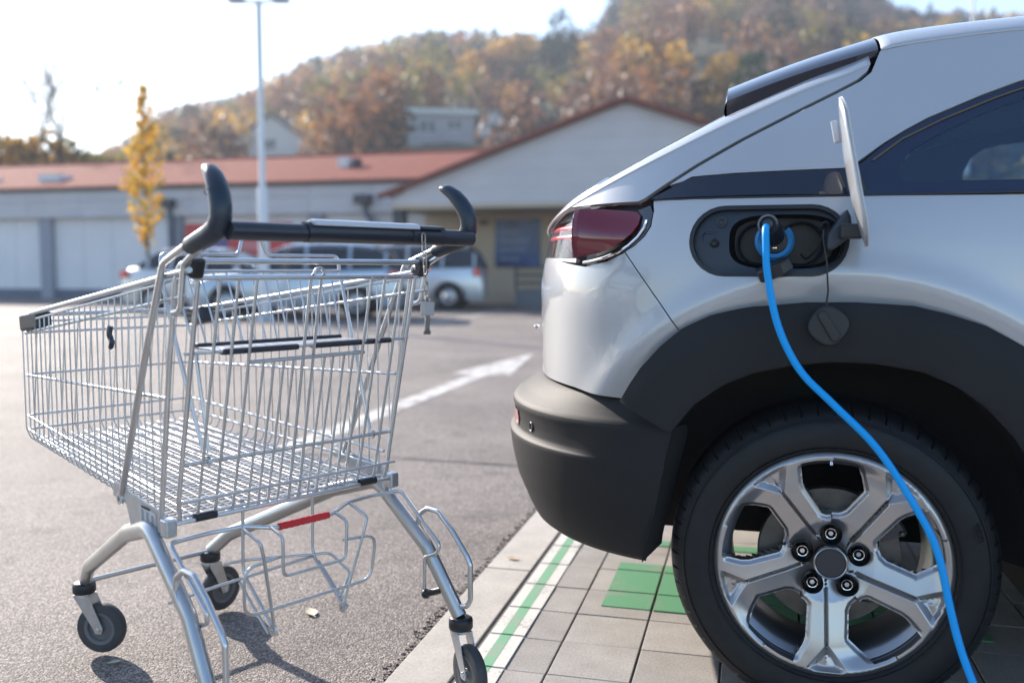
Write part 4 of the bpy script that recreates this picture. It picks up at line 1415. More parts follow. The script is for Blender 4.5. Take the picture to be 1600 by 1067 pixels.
for sg in (-1, 1):
    I = -sg
    rings = [((sg * .293, .044, .997), (0, -1, .42), 0.0168, 0.0133), ((sg * .293, .036, 1.000), (0, -1, .42), 0.0189, 0.0168), ((sg * .293, .006, 1.009), (0, -1, .42), 0.0189, 0.0171),
             ((sg * .293, -.026, 1.018), (0, -1, .42), 0.0189, 0.0184), ((sg * .293, -.050, 1.029), (0, -1, .8), 0.0189, 0.0192), ((sg * .2925, -.060, 1.045), (0, -.55, 1), 0.0189, 0.0193),
             ((sg * .292, -.060, 1.064), (0, .05, 1), 0.0189, 0.0184), ((sg * .290, -.053, 1.083), (0, .45, 1), 0.0194, 0.0179), ((sg * .287, -.040, 1.102), (0, .6, 1), 0.0189, 0.0168),
             ((sg * .284, -.026, 1.117), (0, .8, 1), 0.0173, 0.0153), ((sg * .281, -.010, 1.128), (0, 1, .7), 0.0153, 0.0128), ((sg * .279, .003, 1.1325), (0, 1, .25), 0.0127, 0.0092), ((sg * .278, .010, 1.1335), (0, 1, .1), 0.0076, 0.0051)]
    ringloft(rings, 'grip', M_plastic, cart)
    wire('grip_seam', [(sg * .293 + .0194 * math.cos(a), -.0485 + .0170 * math.sin(a) * .78 + .002, 1.090 - .0170 * math.sin(a) * .40) for a in np.linspace(0, 2 * PI, 28, endpoint=False)], .0007, cart, fillet=0, mtl=M_black, sides=5, closed=True)

# back flap
wire('top_rod', [(-.267, .07, .974), (.267, .07, .974)], .0058, cart, fillet=0, mtl=M_zinc2, sides=12)
def l_flap(z): return lerp(.075, .182, (.943 - z) / .473)
flap = wire('back_flap', [(-.269, .075, .943), (.269, .075, .943)], .0052, cart, fillet=0, mtl=M_zinc2, sides=10)
for s in (-.220, -.182, -.143, .134, .170, .217):
    wire('wire', [(s, .075 - .003, .943), (s * 1.0, l_flap(.49), .49), (s, .187, .468)], .0032, flap, fillet=.012)
wire('wire', [(.255, .072, .943), (.252, l_flap(.49), .49), (.252, .187, .468)], .0040, flap, fillet=.012)
wire('wire', [(-.258, .070, .976), (-.262, .080, .93), (-.262, l_flap(.51), .515), (-.256, .183, .474)], .0050, flap, fillet=.02, mtl=M_zinc2)
m = MB()
hoop = [(-.014, l_flap(.49), .475), (-.014, l_flap(.9) - .004, .945)] + [(-.0015 - .0125 * math.cos(a), l_flap(.95) - .003, .948 + .0135 * math.sin(a)) for a in np.linspace(.2, PI - .2, 9)] + [(.011, l_flap(.9) - .004, .945), (.011, l_flap(.49), .475)]
m.tube(hoop, .0034, 8); m.build('centre_hoop', M_zinc, flap)
wire('wire', [(-.141, l_flap(.78), .778), (.141, l_flap(.78), .780)], .0040, flap, fillet=0)
for s in (-.108, -.084, -.061, -.038, .038, .060, .088, .112):
    wire('wire', [(s, l_flap(.779), .779), (s, .184, .470)], .0028, flap, fillet=0)
wire('wire', [(-.280, .182, .470), (.280, .182, .470)], .0050, flap, fillet=0, mtl=M_zinc2)
wire('wire', [(-.245, .190, .478), (.245, .190, .478)], .0036, flap, fillet=0)
wire('wire', [(-.262, .158, .514), (.262, .158, .514)], .0034, flap, fillet=0)
for s in (-.202, .202):
    m = MB(); m.tube([(s - .023, .184, .473), (s + .023, .184, .473)], .0088, 14); m.build('flap_clip', M_black, flap)
wire('wire', [(-.255, .165, .585), (.255, .165, .585)], .0045, flap, fillet=0)

# folding child seat
seat = wire('child_seat', [(-.271, .118, .803), (.271, .118, .803)], .0036, cart, fillet=0)
for s0, s1 in ((-.195, -.022), (.012, .142), (.150, .182), (.188, .222)):
    m = MB(); m.box(s0, s1, .112, .132, .7955, .8075); m.build('seat_edge', M_plastic2, seat, smooth=False, bevel=.004)
m = MB(); m.box(-.185, .175, .134, .238, .800, .8035); m.build('seat_board', mat('seat_board', (.32, .33, .35), rough=.45), seat, smooth=False, bevel=.001)
m = MB(); m.box(-.180, .178, .238, .251, .7985, .8105); m.build('seat_edge', M_plastic, seat, smooth=False, bevel=.003)
wire('seat_back_frame', [(-.219, .300, .955), (-.219, .306, .990), (-.035, .318, .990), (-.022, .322, 1.030), (.022, .322, 1.030), (.035, .318, .990), (.219, .306, .990), (.219, .300, .955)], .0042, seat, fillet=.016)
wire('seat_back_frame', [(-.222, .302, .955), (.222, .302, .955)], .0034, seat, fillet=0)
for k in range(14):
    s = -.195 + .030 * k
    wire('wire', [(s, .303, .955), (s * .93, .250, .806)], .0023, seat, fillet=0, sides=6)
for sg in (-1, 1):
    wire('seat_arm', [(sg * .222, .306, .962), (sg * .216, .250, .80), (sg * .205, .176, .596)], .0044, seat, fillet=.01)
    wire('seat_arm', [(sg * .196, .215, .79), (sg * .197, .172, .60)], .0036, seat, fillet=0)
    m = MB(); m.lathe([(.004, -.003), (.0105, -.003), (.0105, .003), (.004, .003)], 16, 'x', (sg * .203, .167, .585), close=True); m.build('arm_eye', M_zinc2, seat)

# undercarriage
for sg in (-1, 1):
    leg = [(sg * .303, -.016, .178), (sg * .294, .085, .322), (sg * .285, .252, .452), (sg * .262, .40, .408), (sg * .190, .775, .235), (sg * .172, .845, .178)]
    m = MB(); m.tube(leg, .0185, 18, fillet=.055, flat=(1.0, .78)); m.build('leg_frame', M_legpaint, cart, angle=60)
wire('cross_rod', [(-.172, .850, .176), (.172, .850, .176)], .0062, cart, fillet=0, mtl=M_legpaint, sides=12)
zrot = R(90 - 42.7)
def caster(s, l, wx, wy, name='caster'):
    """wx, wy: where the wheel trails to, in world axes"""
    c = empty(name, (s, l, 0)); c.parent = cart
    wl = Matrix.Rotation(-zrot, 3, 'Z') @ Vector((wx, wy, 0))
    yaw_ = math.atan2(wl.y, wl.x); tr = wl.length
    Rm = Matrix.Rotation(yaw_, 4, 'Z')
    m = MB(); m.lathe([(.0001, .178), (.020, .178), (.0265, .174), (.0275, .168), (.0275, .154), (.025, .150), (.0001, .150)], 28, 'z'); m.build('swivel_cap', M_black, c, angle=50)
    m = MB(); m.lathe([(.0001, .150), (.0215, .150), (.022, .143), (.0001, .143)], 24, 'z')
    for sd_ in (-1, 1):
        m.add([(-.020, sd_ * .0185, .146), (.022, sd_ * .0185, .146), (tr + .013, sd_ * .0185, .066), (tr + .008, sd_ * .0185, .052), (tr - .008, sd_ * .0185, .052), (tr - .014, sd_ * .0185, .066),
               (-.020, sd_ * .0165, .146), (.022, sd_ * .0165, .146), (tr + .013, sd_ * .0165, .066), (tr + .008, sd_ * .0165, .052), (tr - .008, sd_ * .0165, .052), (tr - .014, sd_ * .0165, .066)],
              [(0, 1, 2, 3, 4, 5), (11, 10, 9, 8, 7, 6)] + [(i, (i + 1) % 6, 6 + (i + 1) % 6, 6 + i) for i in range(6)])
    m.box(-.020, .022, -.0185, .0185, .1445, .147)
    m.xf(Rm); m.build('fork', M_sheet, c, smooth=False)
    m = MB(); m.lathe([(.040, -.0125), (.052, -.0135), (.0605, -.011), (.0625, -.006), (.0628, 0), (.0625, .006), (.0605, .011), (.052, .0135), (.040, .0125)], 40, 'y', (tr, 0, .0628))
    m.xf(Rm); m.build('caster_tyre', M_wheelrub, c, angle=50)
    m = MB(); m.lathe([(.0001, -.010), (.012, -.010), (.0135, -.007), (.030, -.005), (.033, -.0115), (.041, -.0128), (.041, .0128), (.033, .0115), (.030, .005), (.0135, .007), (.012, .010), (.0001, .010)], 32, 'y', (tr, 0, .0628))
    m.xf(Rm); m.build('caster_hub', M_wheelhub, c, angle=35)
    m = MB(); m.lathe([(.0001, -.0225), (.006, -.0215), (.0068, -.0185), (.0068, .0185), (.006, .0215), (.0001, .0225)], 14, 'y', (tr, 0, .0628)); m.xf(Rm); m.build('axle', M_zinc2, c)
    return c
caster(-.175, .845, .044, -.006)
caster(.170, .845, .018, .030)
caster(.304, -.018, .022, -.036)
caster(-.304, -.018, .030, -.030)
# bolts on the legs
for sg in (-1, 1):
    m = MB(); m.tube([(sg * .282, .074, .214), (sg * .294, .028, .232)], .008, 10); m.sphere((sg * .282, .074, .214), .0115, 12, 8); m.build('stop_knob', M_black if sg > 0 else M_zinc2, cart)
    wire('leg_hoop', [(sg * .300, y, z) for y, z in ((.120, .362), (.116, .389), (.087, .408), (.050, .407), (.004, .371), (-.043, .323), (-.053, .306), (-.053, .226), (-.043, .209), (-.026, .206))], .0060, cart, fillet=.014, mtl=M_zinc2, sides=10)
    m = MB(); m.box(-.006, .006, -.010, .012, -.016, .016); m.xf(Matrix.Translation((sg * .300, .118, .352)) @ Matrix.Rotation(R(-40), 4, 'X')); m.build('hoop_bracket', M_zinc2, cart, smooth=False, bevel=.002)

# lower crate rack with its red sleeve
rack = wire('crate_rack', [(-.281, .078, .212), (-.281, .077, .300), (-.284, .035, .318), (-.286, .033, .338), (-.287, .165, .440), (-.20, .172, .4405), (-.13, .165, .440), (-.072, .142, .430), (.072, .142, .430), (.13, .165, .440), (.20, .172, .4405), (.287, .165, .440), (.286, .033, .338), (.284, .035, .318), (.281, .077, .300), (.281, .078, .212)], .0046, cart, fillet=.014, mtl=M_zinc2, sides=10)
m = MB()
n_ = 64
pr_ = [(-.062 + .124 * i / n_, .142, .430) for i in range(n_ + 1)]
m.tube(pr_, .0078, 14, rr=lambda t: .0078 + .0004 * math.sin(t * 2 * PI * 9)); m.build('red_sleeve', M_red, rack)
for sg in (-1, 1):
    wire('rack_wire', [(sg * .135, .168, .440), (sg * .133, .098, .420), (sg * .125, .100, .39), (sg * .088, .126, .232)], .0036, rack, fillet=.012)
    m = MB(); m.lathe([(.005, -.0034), (.0115, -.0034), (.0115, .0034), (.005, .0034)], 16, 'x', (sg * .088, .129, .222), close=True); m.build('rack_eye', M_zinc2, rack)
    wire('rack_wire', [(sg * .088, .236, .462), (sg * .088, .240, .330), (sg * .088, .232, .310), (sg * .088, .128, .226)], .0036, rack, fillet=.02)
    wire('rack_wire', [(sg * .100, .235, .300), (sg * .100, .128, .219)], .0032, rack, fillet=0)
    wire('rack_hook', [(sg * .088, .20, .470), (sg * .088, .225, .455), (sg * .088, .240, .462), (sg * .088, .236, .478)], .0045, rack, fillet=.01)
wire('rack_wire', [(-.080, .142, .432), (-.080, .100, .421), (-.078, .104, .337), (.078, .104, .337), (.080, .100, .421), (.080, .142, .432)], .0036, rack, fillet=.016)
wire('rack_wire', [(-.079, .113, .377), (-.165, .108, .372), (-.158, .120, .270), (.158, .120, .270), (.165, .108, .372), (.079, .113, .377)], .0036, rack, fillet=.03)
wire('rack_wire', [(-.115, .27, .335), (-.06, .268, .332), (.085, .235, .318), (.125, .225, .315), (.125, .15, .285), (.085, .135, .245)], .0033, rack, fillet=.02)
wire('rack_wire', [(-.26, .23, .300), (-.15, .235, .305), (.09, .24, .312)], .0036, rack, fillet=.02)
wire('rack_rod', [(-.14, .245, .452), (.14, .245, .452)], .0045, rack, fillet=0)

# coin lock chain with key housing
chain = empty('lock_chain', (0, 0, 0)); chain.parent = cart
z = 1.018
for k in range(9):
    m = MB()
    hw, hh = .0042, (.0105 if k else .0125)
    st_ = stadium(0, 0, hh, hw, 6)
    m.tube([((b if k % 2 == 0 else 0), (0 if k % 2 == 0 else b), a) for a, b in st_], .0014, 6, closed=True)
    m.xf(Matrix.Translation((.130 + .001 * k, -.0965, z)) @ Matrix.Rotation(R(12 * math.sin(k * 2.1)), 4, 'Z'))
    m.build('chain_link', M_chain, chain)
    z -= .0158
m = MB(); m.tube([(.139 + .006 * math.cos(a), -.0965, .8985 + .007 * math.sin(a)) for a in np.linspace(-.4, PI + .4, 12)], .0018, 8); m.build('shackle', M_chain, chain)
m = MB(); m.box(-.0145, .0145, -.006, .006, -.028, 0); m.xf(Matrix.Translation((.1395, -.0965, .894)) @ Matrix.Rotation(R(3), 4, 'Y')); m.build('key_housing', M_lock, chain, smooth=False, bevel=.0022)
m = MB(); m.box(-.0065, .0065, -.0012, .0012, -.062, -.027); m.box(-.0095, .0095, -.0012, .0012, -.066, -.058); m.xf(Matrix.Translation((.1405, -.0965, .894)) @ Matrix.Rotation(R(3), 4, 'Y')); m.build('lock_key', M_chain, chain, smooth=False, bevel=.0006)

# ================================================================== BACKGROUND
# --- hill
def px_dir(px): return (px - 800) / 1440.0
RPX = [-900, -500, -100, 0, 100, 200, 270, 400, 480, 560, 640, 700, 800, 900, 940, 985, 1050, 1150, 1280, 1335, 1380, 1460, 1600, 1900, 2400]
RPY = [330, 300, 275, 258, 236, 204, 184, 148, 100, 76, 54, 42, 58, 66, 40, 2, -18, -30, -16, 2, 18, 24, 34, 60, 120]
def ridge_z(px, Y=280.0):
    return 0.96 + (420 - float(np.interp(px, RPX, RPY))) * Y / 1440 - 9.0
def hill_z(X, Y):
    px = 800 + 1440 * X / max(Y, 1.0)
    rz = max(2.0, ridge_z(px))
    t = (Y - 46) / (280 - 46)
    if t <= 0: return -0.3
    if t < 1:
        s = t * (1.08 - .08 * t)
    else:
        s = 1 - .25 * (t - 1)
    return rz * s + 0.7 * math.sin(X * .07) * min(1, t * 3) + .5 * math.sin(X * .19 + Y * .11) * min(1, t * 3)
hm = MB()
def hfn(u, v):
    Y = 46 + 330 * u
    px = -900 + 3300 * v
    X = px_dir(px) * Y
    return (X, Y, hill_z(X, Y))
hm.grid(hfn, 60, 130)
M_hill = mat('hill_ground', (.11, .085, .045), rough=.95, var=.0, vscale=.25, col2=(.06, .07, .03), detail=6)
hill = hm.build('hill', M_hill)
tag(hill, kind='structure')

LEAF = {
    'rust': leaf_mat('leaf_rust', [(.19, .085, .038), (.29, .135, .055), (.35, .18, .08)]),
    'gold': leaf_mat('leaf_gold', [(.40, .22, .03), (.54, .32, .05), (.46, .28, .08)]),
    'olive': leaf_mat('leaf_olive', [(.13, .12, .03), (.22, .19, .05), (.30, .24, .06)]),
    'green': leaf_mat('leaf_dark_green', [(.016, .032, .018), (.028, .046, .024), (.045, .062, .03)]),
    'brown': leaf_mat('leaf_brown', [(.085, .055, .04), (.13, .085, .06), (.17, .11, .075)]),
    'pink': leaf_mat('leaf_pinkish_brown', [(.20, .115, .085), (.26, .155, .11), (.15, .085, .065)]),
    'yellow': leaf_mat('leaf_yellow', [(.80, .42, .02), (.88, .52, .05), (.78, .50, .06), (.45, .42, .08)]),
}
M_bark = mat('bark', (.035, .028, .023), rough=.9, var=.3, vscale=6)
LKEYS = ['rust', 'gold', 'olive', 'green', 'brown', 'pink']

def crown_tris(c, rx, rz, n, leaf, lobes=6, rng=RNG, cone=False):
    """leaf clumps spread through several uneven lobes: returns (n*4,3) verts as small bent quads"""
    if cone:
        h = rng.random(n) ** .8
        ang = rng.random(n) * 2 * PI
        rad = rx * (1.02 - h) * (.55 + .45 * rng.random(n)) * (1 + .18 * np.sin(h * 34))
        P = np.stack([rad * np.cos(ang), rad * np.sin(ang), (h * 2 - 1) * rz], 1)
    else:
        lc = rng.normal(size=(lobes, 3)); lc /= np.linalg.norm(lc, axis=1)[:, None]
        lc *= np.array([rx, rx, rz]) * .52 * (.6 + .5 * rng.random((lobes, 1)))
        lr = (.42 + .26 * rng.random(lobes))
        k = rng.integers(0, lobes, n)
        d = rng.normal(size=(n, 3)); d /= np.linalg.norm(d, axis=1)[:, None]
        rr = (.55 + .5 * rng.random(n)) ** .6
        P = lc[k] + d * (lr[k] * rr)[:, None] * np.array([rx, rx, rz])
    P = P + np.array(c)
    a = rng.normal(size=(n, 3)); a /= np.linalg.norm(a, axis=1)[:, None]
    b = rng.normal(size=(n, 3)); b -= (b * a).sum(1)[:, None] * a; b /= np.linalg.norm(b, axis=1)[:, None]
    s = leaf * (.6 + .8 * rng.random((n, 1)))
    q = np.stack([P - a * s, P - b * s * .55, P + a * s, P + b * s * .55], 1)
    return q.reshape(-1, 3)

def mesh_from_np(name, V, F, mats, mi, parent=None):
    me = bpy.data.meshes.new(name)
    me.vertices.add(len(V)); me.vertices.foreach_set('co', np.asarray(V, np.float32).ravel())
    nf = len(F); me.loops.add(nf * 4); me.polygons.add(nf)
    me.loops.foreach_set('vertex_index', np.asarray(F, np.int32).ravel())
    me.polygons.foreach_set('loop_start', np.arange(nf, dtype=np.int32) * 4)
    for q in mats: me.materials.append(q)
    me.polygons.foreach_set('material_index', np.asarray(mi, np.int32))
    me.update(); me.validate()
    o = bpy.data.objects.new(name, me); COL.objects.link(o)
    if parent: o.parent = parent
    return o

# the wood on the hill reads as one mass
fv, fm, tb = [], [], MB()
houses_px = [(360, 500, 60, 118), (625, 800, 60, 96), (815, 905, 60, 112), (1085, 1165, 60, 140)]
cnt = 0
rng = np.random.default_rng(5)
tries = 0
while cnt < 1900 and tries < 9000:
    tries += 1
    Y = 62 + 235 * rng.random() ** .8
    px = -160 + 1980 * rng.random()
    if cnt < 260:
        Y = 185 + 105 * rng.random(); px = 935 + 540 * rng.random()
    if any(a < px < b and c < Y < d for a, b, c, d in houses_px): continue
    if px > 1120 and Y < 110 and rng.random() < .5: continue
    X = px_dir(px) * Y
    zb = hill_z(X, Y)
    big = 1.25 if (940 < px < 1340 and Y > 190) else 1.0
    hh = (5.0 + 3.6 * rng.random()) * big * (.65 if px < 240 else 1)
    rx = hh * (.33 + .16 * rng.random())
    u = rng.random()
    far = Y > 190
    nz = math.sin(px * .021 + Y * .05) * .5 + .5
    if 940 < px < 1345 and Y > 170:
        kind = 'green' if u < .58 else ('brown' if u < .80 else ('pink' if u < .88 else 'rust'))
    elif far:
        kind = 'green' if u < .42 * (.5 + nz) else ('rust' if u < .56 else ('brown' if u < .74 else ('gold' if u < .86 else ('olive' if u < .93 else 'pink'))))
    else:
        kind = 'rust' if u < .26 else ('gold' if u < .42 else ('olive' if u < .58 else ('brown' if u < .72 else ('pink' if u < .90 else 'green'))))
    cone = kind == 'green' and rng.random() < .45
    n = int(130 if Y > 150 else 210)
    q = crown_tris((X, Y, zb + hh * .60), rx, hh * .46, n, (.62 if Y > 150 else .48) * (hh / 9), rng=rng, cone=cone)
    fv.append(q); fm.append(np.full(len(q) // 4, LKEYS.index(kind)))
    tb.tube([(X, Y, zb - .5), (X + .2, Y, zb + hh * .7)], .16, 5, rr=lambda t: .2 - .14 * t, cap=False)
    cnt += 1
V = np.vstack(fv); mi = np.concatenate(fm)
F = np.arange(len(V)).reshape(-1, 4)
tv = np.array([tuple(p) for p in tb.v]); tf = np.array(tb.f) + len(V)
wood = mesh_from_np('hill_wood', np.vstack([V, tv]), np.vstack([F, tf]), [LEAF[k] for k in LKEYS] + [M_bark], np.concatenate([mi, np.full(len(tf), len(LKEYS))]))
tag(wood, 'autumn wood of rust, gold and dark green trees covering the hillside', 'wood', kind='stuff')

def tree(name, label, px, Y, h, rx, kind, n=700, leaf=.3, group=None, cone=False, lobes=8, zb=None, crown_low=.28):
    X = px_dir(px) * Y
    z0 = hill_z(X, Y) if zb is None else zb
    e = empty(name, (X, Y, z0))
    m = MB()
    m.tube([(0, 0, -.4), (.06, .03, h * .3), (-.05, .05, h * .6), (.02, 0, h * .9)], .12, 8, rr=lambda t: h * .022 * (1 - .8 * t))
    for k in range(6):
        a = k * 2.4; zz = h * (.3 + .08 * k)
        m.tube([(0, 0, zz), (math.cos(a) * rx * .35, math.sin(a) * rx * .35, zz + h * .08), (math.cos(a) * rx * .7, math.sin(a) * rx * .7, zz + h * .2)], .05, 5, rr=lambda t: h * .008 * (1 - .7 * t))
    m.build('trunk', M_bark, e)
    mid = (crown_low + 1) / 2
    q = crown_tris((0, 0, h * mid), rx, h * (1 - crown_low) / 2, n, leaf, lobes=lobes, cone=cone)
    mesh_from_np('crown', q, np.arange(len(q)).reshape(-1, 4), [LEAF[kind]], np.zeros(len(q) // 4), e)
    tag(e, label, 'tree', group)
    return e
tree('autumn_tree', 'round orange-brown tree left of the white gabled house', 302, 92, 7.2, 3.0, 'rust', 900, .32, crown_low=.1)
tree('autumn_tree', 'olive tree just right of the round orange-brown tree', 345, 88, 5.0, 2.2, 'olive', 600, .3, crown_low=.1)
tree('autumn_tree', 'golden tree right of the white gabled house on the slope', 520, 84, 6.5, 3.2, 'gold', 900, .32, crown_low=.1)
tree('autumn_tree', 'olive yellow tree between the two hillside houses', 575, 98, 8.5, 3.6, 'olive', 900, .35, crown_low=.1)
tree('autumn_tree', 'orange tree at the left wall of the grey flat-roofed house', 600, 80, 4.0, 1.7, 'rust', 700, .3, crown_low=.05)
tree('autumn_tree', 'bright golden tree high above the arched cottage', 808, 150, 10.5, 4.6, 'gold', 900, .5, crown_low=.1)
tree('pine_tree', 'dark green tree right of the bright golden tree', 865, 140, 13, 4.2, 'green', 1000, .5, crown_low=.05)
tree('autumn_tree', 'olive tree right behind the arched cottage', 905, 100, 8.0, 3.0, 'olive', 800, .35, crown_low=.05)
tree('autumn_tree', 'golden bush-like tree beside the dark-roofed house above the tailgate', 1122, 86, 6.0, 2.6, 'gold', 800, .33, crown_low=.05)
tree('autumn_tree', 'pale brown tree above the car roof at the ridge', 1345, 210, 13, 6.0, 'pink', 1000, .6, crown_low=.1)
tree('autumn_tree', 'yellow tree behind the store roof at the left edge', 20, 47, 8.3, 2.4, 'gold', 3000, .26, zb=-.1, crown_low=.12)
tree('autumn_tree', 'golden tree behind the store roof, second from the left edge', 75, 50, 8.0, 2.4, 'gold', 3000, .26, zb=-.1, crown_low=.15)
tree('autumn_tree', 'olive brown tree behind the roof left of the sapling', 120, 52, 8.4, 2.4, 'olive', 3000, .26, zb=-.1, crown_low=.15)
tree('autumn_tree', 'dull gold tree behind the roof next to the sapling', 175, 54, 8.0, 2.4, 'olive', 3000, .26, zb=-.1, crown_low=.15)
tree('autumn_tree', 'green yellow tree beyond the far side of the car', 1540, 24, 4.6, 2.4, 'olive', 1600, .14, zb=0, crown_low=.05)
tree('autumn_tree', 'dull yellow tree beyond the car, right of the green yellow one', 1700, 22, 4.8, 2.4, 'gold', 1400, .14, zb=0, crown_low=.05)

def bare_tree(name, label, px, Y, h, spread=.5, z0=0.0, seed=1, leaves=60):
    rg = random.Random(seed)
    X = px_dir(px) * Y
    e = empty(name, (X, Y, z0))
    m = MB()
    tips = []
    def branch(p, d, L, r, depth):
        q = p + d * L
        mid = p + d * L * .5 + Vector((rg.uniform(-1, 1), rg.uniform(-1, 1), rg.uniform(-.3, .5))) * L * .07
        m.tube([p, mid, q], r, 5, rr=lambda t: r * (1 - .45 * t), cap=False)
        if depth == 0:
            tips.append(q); return
        for k in range(3 if depth > 1 else 2):
            nd = (d + Vector((rg.uniform(-1, 1), rg.uniform(-1, 1), rg.uniform(-.15, .7))) * spread).normalized()
            branch(q if k else p + d * L * .75, nd, L * rg.uniform(.58, .78), r * .58, depth - 1)
    branch(Vector((0, 0, -.3)), Vector((0, 0, 1)), h * .30, h * .012, 6)
    m.build('trunk', M_bark, e)
    vs = []
    for t in tips[:: max(1, len(tips) // max(1, leaves))]:
        vs.append(crown_tris(tuple(t), .2, .2, 3, .07))
    if vs:
        q = np.vstack(vs)
        mesh_from_np('crown', q, np.arange(len(q)).reshape(-1, 4), [LEAF['brown']], np.zeros(len(q) // 4), e)
    tag(e, label, 'tree')
    return e
bare_tree('bare_tree', 'bare tree at the left edge behind the store roof', 14, 44, 11.5, .85, seed=3)
bare_tree('bare_tree', 'tall bare tree left of the yellow sapling, behind the roof', 112, 48, 15.0, .85, seed=8, leaves=200)
bare_tree('bare_tree', 'low bare tree between the tall bare tree and the left edge', 62, 50, 10.5, .8, seed=12)

# --- yellow sapling in the car park
def sapling():
    px, Y, h = 232, 23.0, 5.45
    X = px_dir(px) * Y
    e = empty('yellow_sapling', (X, Y, 0))
    rg = random.Random(4)
    m = MB()
    m.tube([(0, 0, -.1), (.03, 0, 1.6), (-.02, .02, 3.4), (0, 0, h)], .05, 8, rr=lambda t: .05 * (1 - .88 * t))
    vs = []
    for k in range(70):
        z = 1.45 + (h - 1.5) * (k / 70) ** .9
        a = k * 2.399
        wdt = np.interp(z, [1.4, 2.0, 3.0, 3.8, 4.6, 5.4], [.22, .46, .52, .44, .27, .09]) * rg.uniform(.6, 1.15)
        if 3.15 < z < 3.4 : wdt *= .8
        tip = (math.cos(a) * wdt, math.sin(a) * wdt, z + wdt * .9)
        m.tube([(0, 0, z), (tip[0] * .5, tip[1] * .5, z + wdt * .35), tip], .008, 5, rr=lambda t: .011 * (1 - .7 * t))
        n = int(17 * (1 if z < 4.6 else .5) * rg.uniform(.3, 1.5))
        for _ in range(n):
            t = rg.uniform(.25, 1.1)
            vs.append(crown_tris((tip[0] * t, tip[1] * t, z + wdt * .8 * t), .06, .06, 1, .085, lobes=2))
    m.build('trunk', M_bark, e)
    q = np.vstack(vs)
    mesh_from_np('crown', q, np.arange(len(q)).reshape(-1, 4), [LEAF['yellow']], np.zeros(len(q) // 4), e)
    tag(e, 'slender young tree with yellow leaves standing before the long store', 'tree')
sapling()

# --- long store
M_fascia = mat('store_fascia', (.54, .52, .53), rough=.55, var=.05, vscale=1.2)
M_doorw = mat('store_panel_white', (.74, .73, .74), rough=.5, var=.04, vscale=.9)
M_pillar = mat('store_pillar', (.28, .30, .35), rough=.6, var=.05)
M_plinth = mat('store_plinth', (.11, .14, .19), rough=.7, var=.1)
M_beige = mat('render_beige', (.56, .45, .33), rough=.8, var=.07, vscale=.8)
M_tile = mat('roof_tile', (.24, .062, .042), rough=.95, spec=.15, var=.2, vscale=3)
M_redtrim = mat('roof_trim', (.20, .06, .042), rough=.6)
M_siding = mat('gable_siding', (.56, .53, .53), rough=.6, var=.05, vscale=1.0)
M_dark = mat('dark_metal', (.045, .05, .06), rough=.5)
M_winblue = mat('poster_blue', (.03, .07, .19), rough=.25, var=.5, vscale=2.2)
M_redsign = mat('poster_red', (.55, .03, .035), rough=.35)
M_white = mat('white_paint', (.70, .70, .70), rough=.5, var=.04, vscale=1)
M_wall_w = mat('house_wall', (.62, .60, .58), rough=.85, var=.05, vscale=.5)
M_wall_g = mat('house_wall_grey', (.36, .35, .37), rough=.85, var=.06, vscale=.5)
M_pane = mat('window_pane', (.018, .021, .027), rough=.12)
M_roofdk = mat('roof_dark', (.075, .06, .06), rough=.7, var=.15, vscale=2)
BW = 24.8
store = lot_root('store_building', -17, BW)
tag(store, 'long low store with grey fascia, white wall panels and red tiled roof', 'building')
def sx(a): return a + 17
def spart(name, m, mtl, **k): return m.build(name, mtl, store, smooth=False, **k)
A_L, A_R = -40.0, -8.6
spart('wall', MB().box(sx(A_L), sx(A_R), .30, 10, 0, 3.2), M_pillar)
spart('plinth', MB().box(sx(A_L), sx(A_R), .10, .30, 0, .32), M_plinth)
k = 0
a = -40.6
while a < A_R - .5:
    a1 = min(a + 4.7, A_R)
    if a > A_L:
        pass
    lo, hi = max(a + .22, A_L), a1 - .22
    if hi - lo > .6:
        n = 4
        for j in range(n):
            x0 = lo + (hi - lo) * j / n; x1 = lo + (hi - lo) * (j + 1) / n
            spart('wall_panel', MB().box(sx(x0) + .008, sx(x1) - .008, .16, .30, .32, 2.56), M_doorw)
    if A_L < a < A_R:
        spart('pillar', MB().box(sx(a) - .22, sx(a) + .22, -.02, .30, 0, 2.56), M_pillar)
    a += 4.7
for j in range(16):
    x0 = A_L + (A_R - A_L) * j / 16; x1 = A_L + (A_R - A_L) * (j + 1) / 16
    spart('fascia_panel', MB().box(sx(x0) + .006, sx(x1) - .006, -.12, .30, 2.56, 3.05), M_fascia)
    spart('fascia_panel', MB().box(sx(x0) + .006, sx(x1) - .006, -.14, .30, 3.06, 3.46), M_fascia)
spart('gutter', MB().box(sx(A_L), sx(A_R), -.26, -.14, 3.38, 3.50), M_dark)
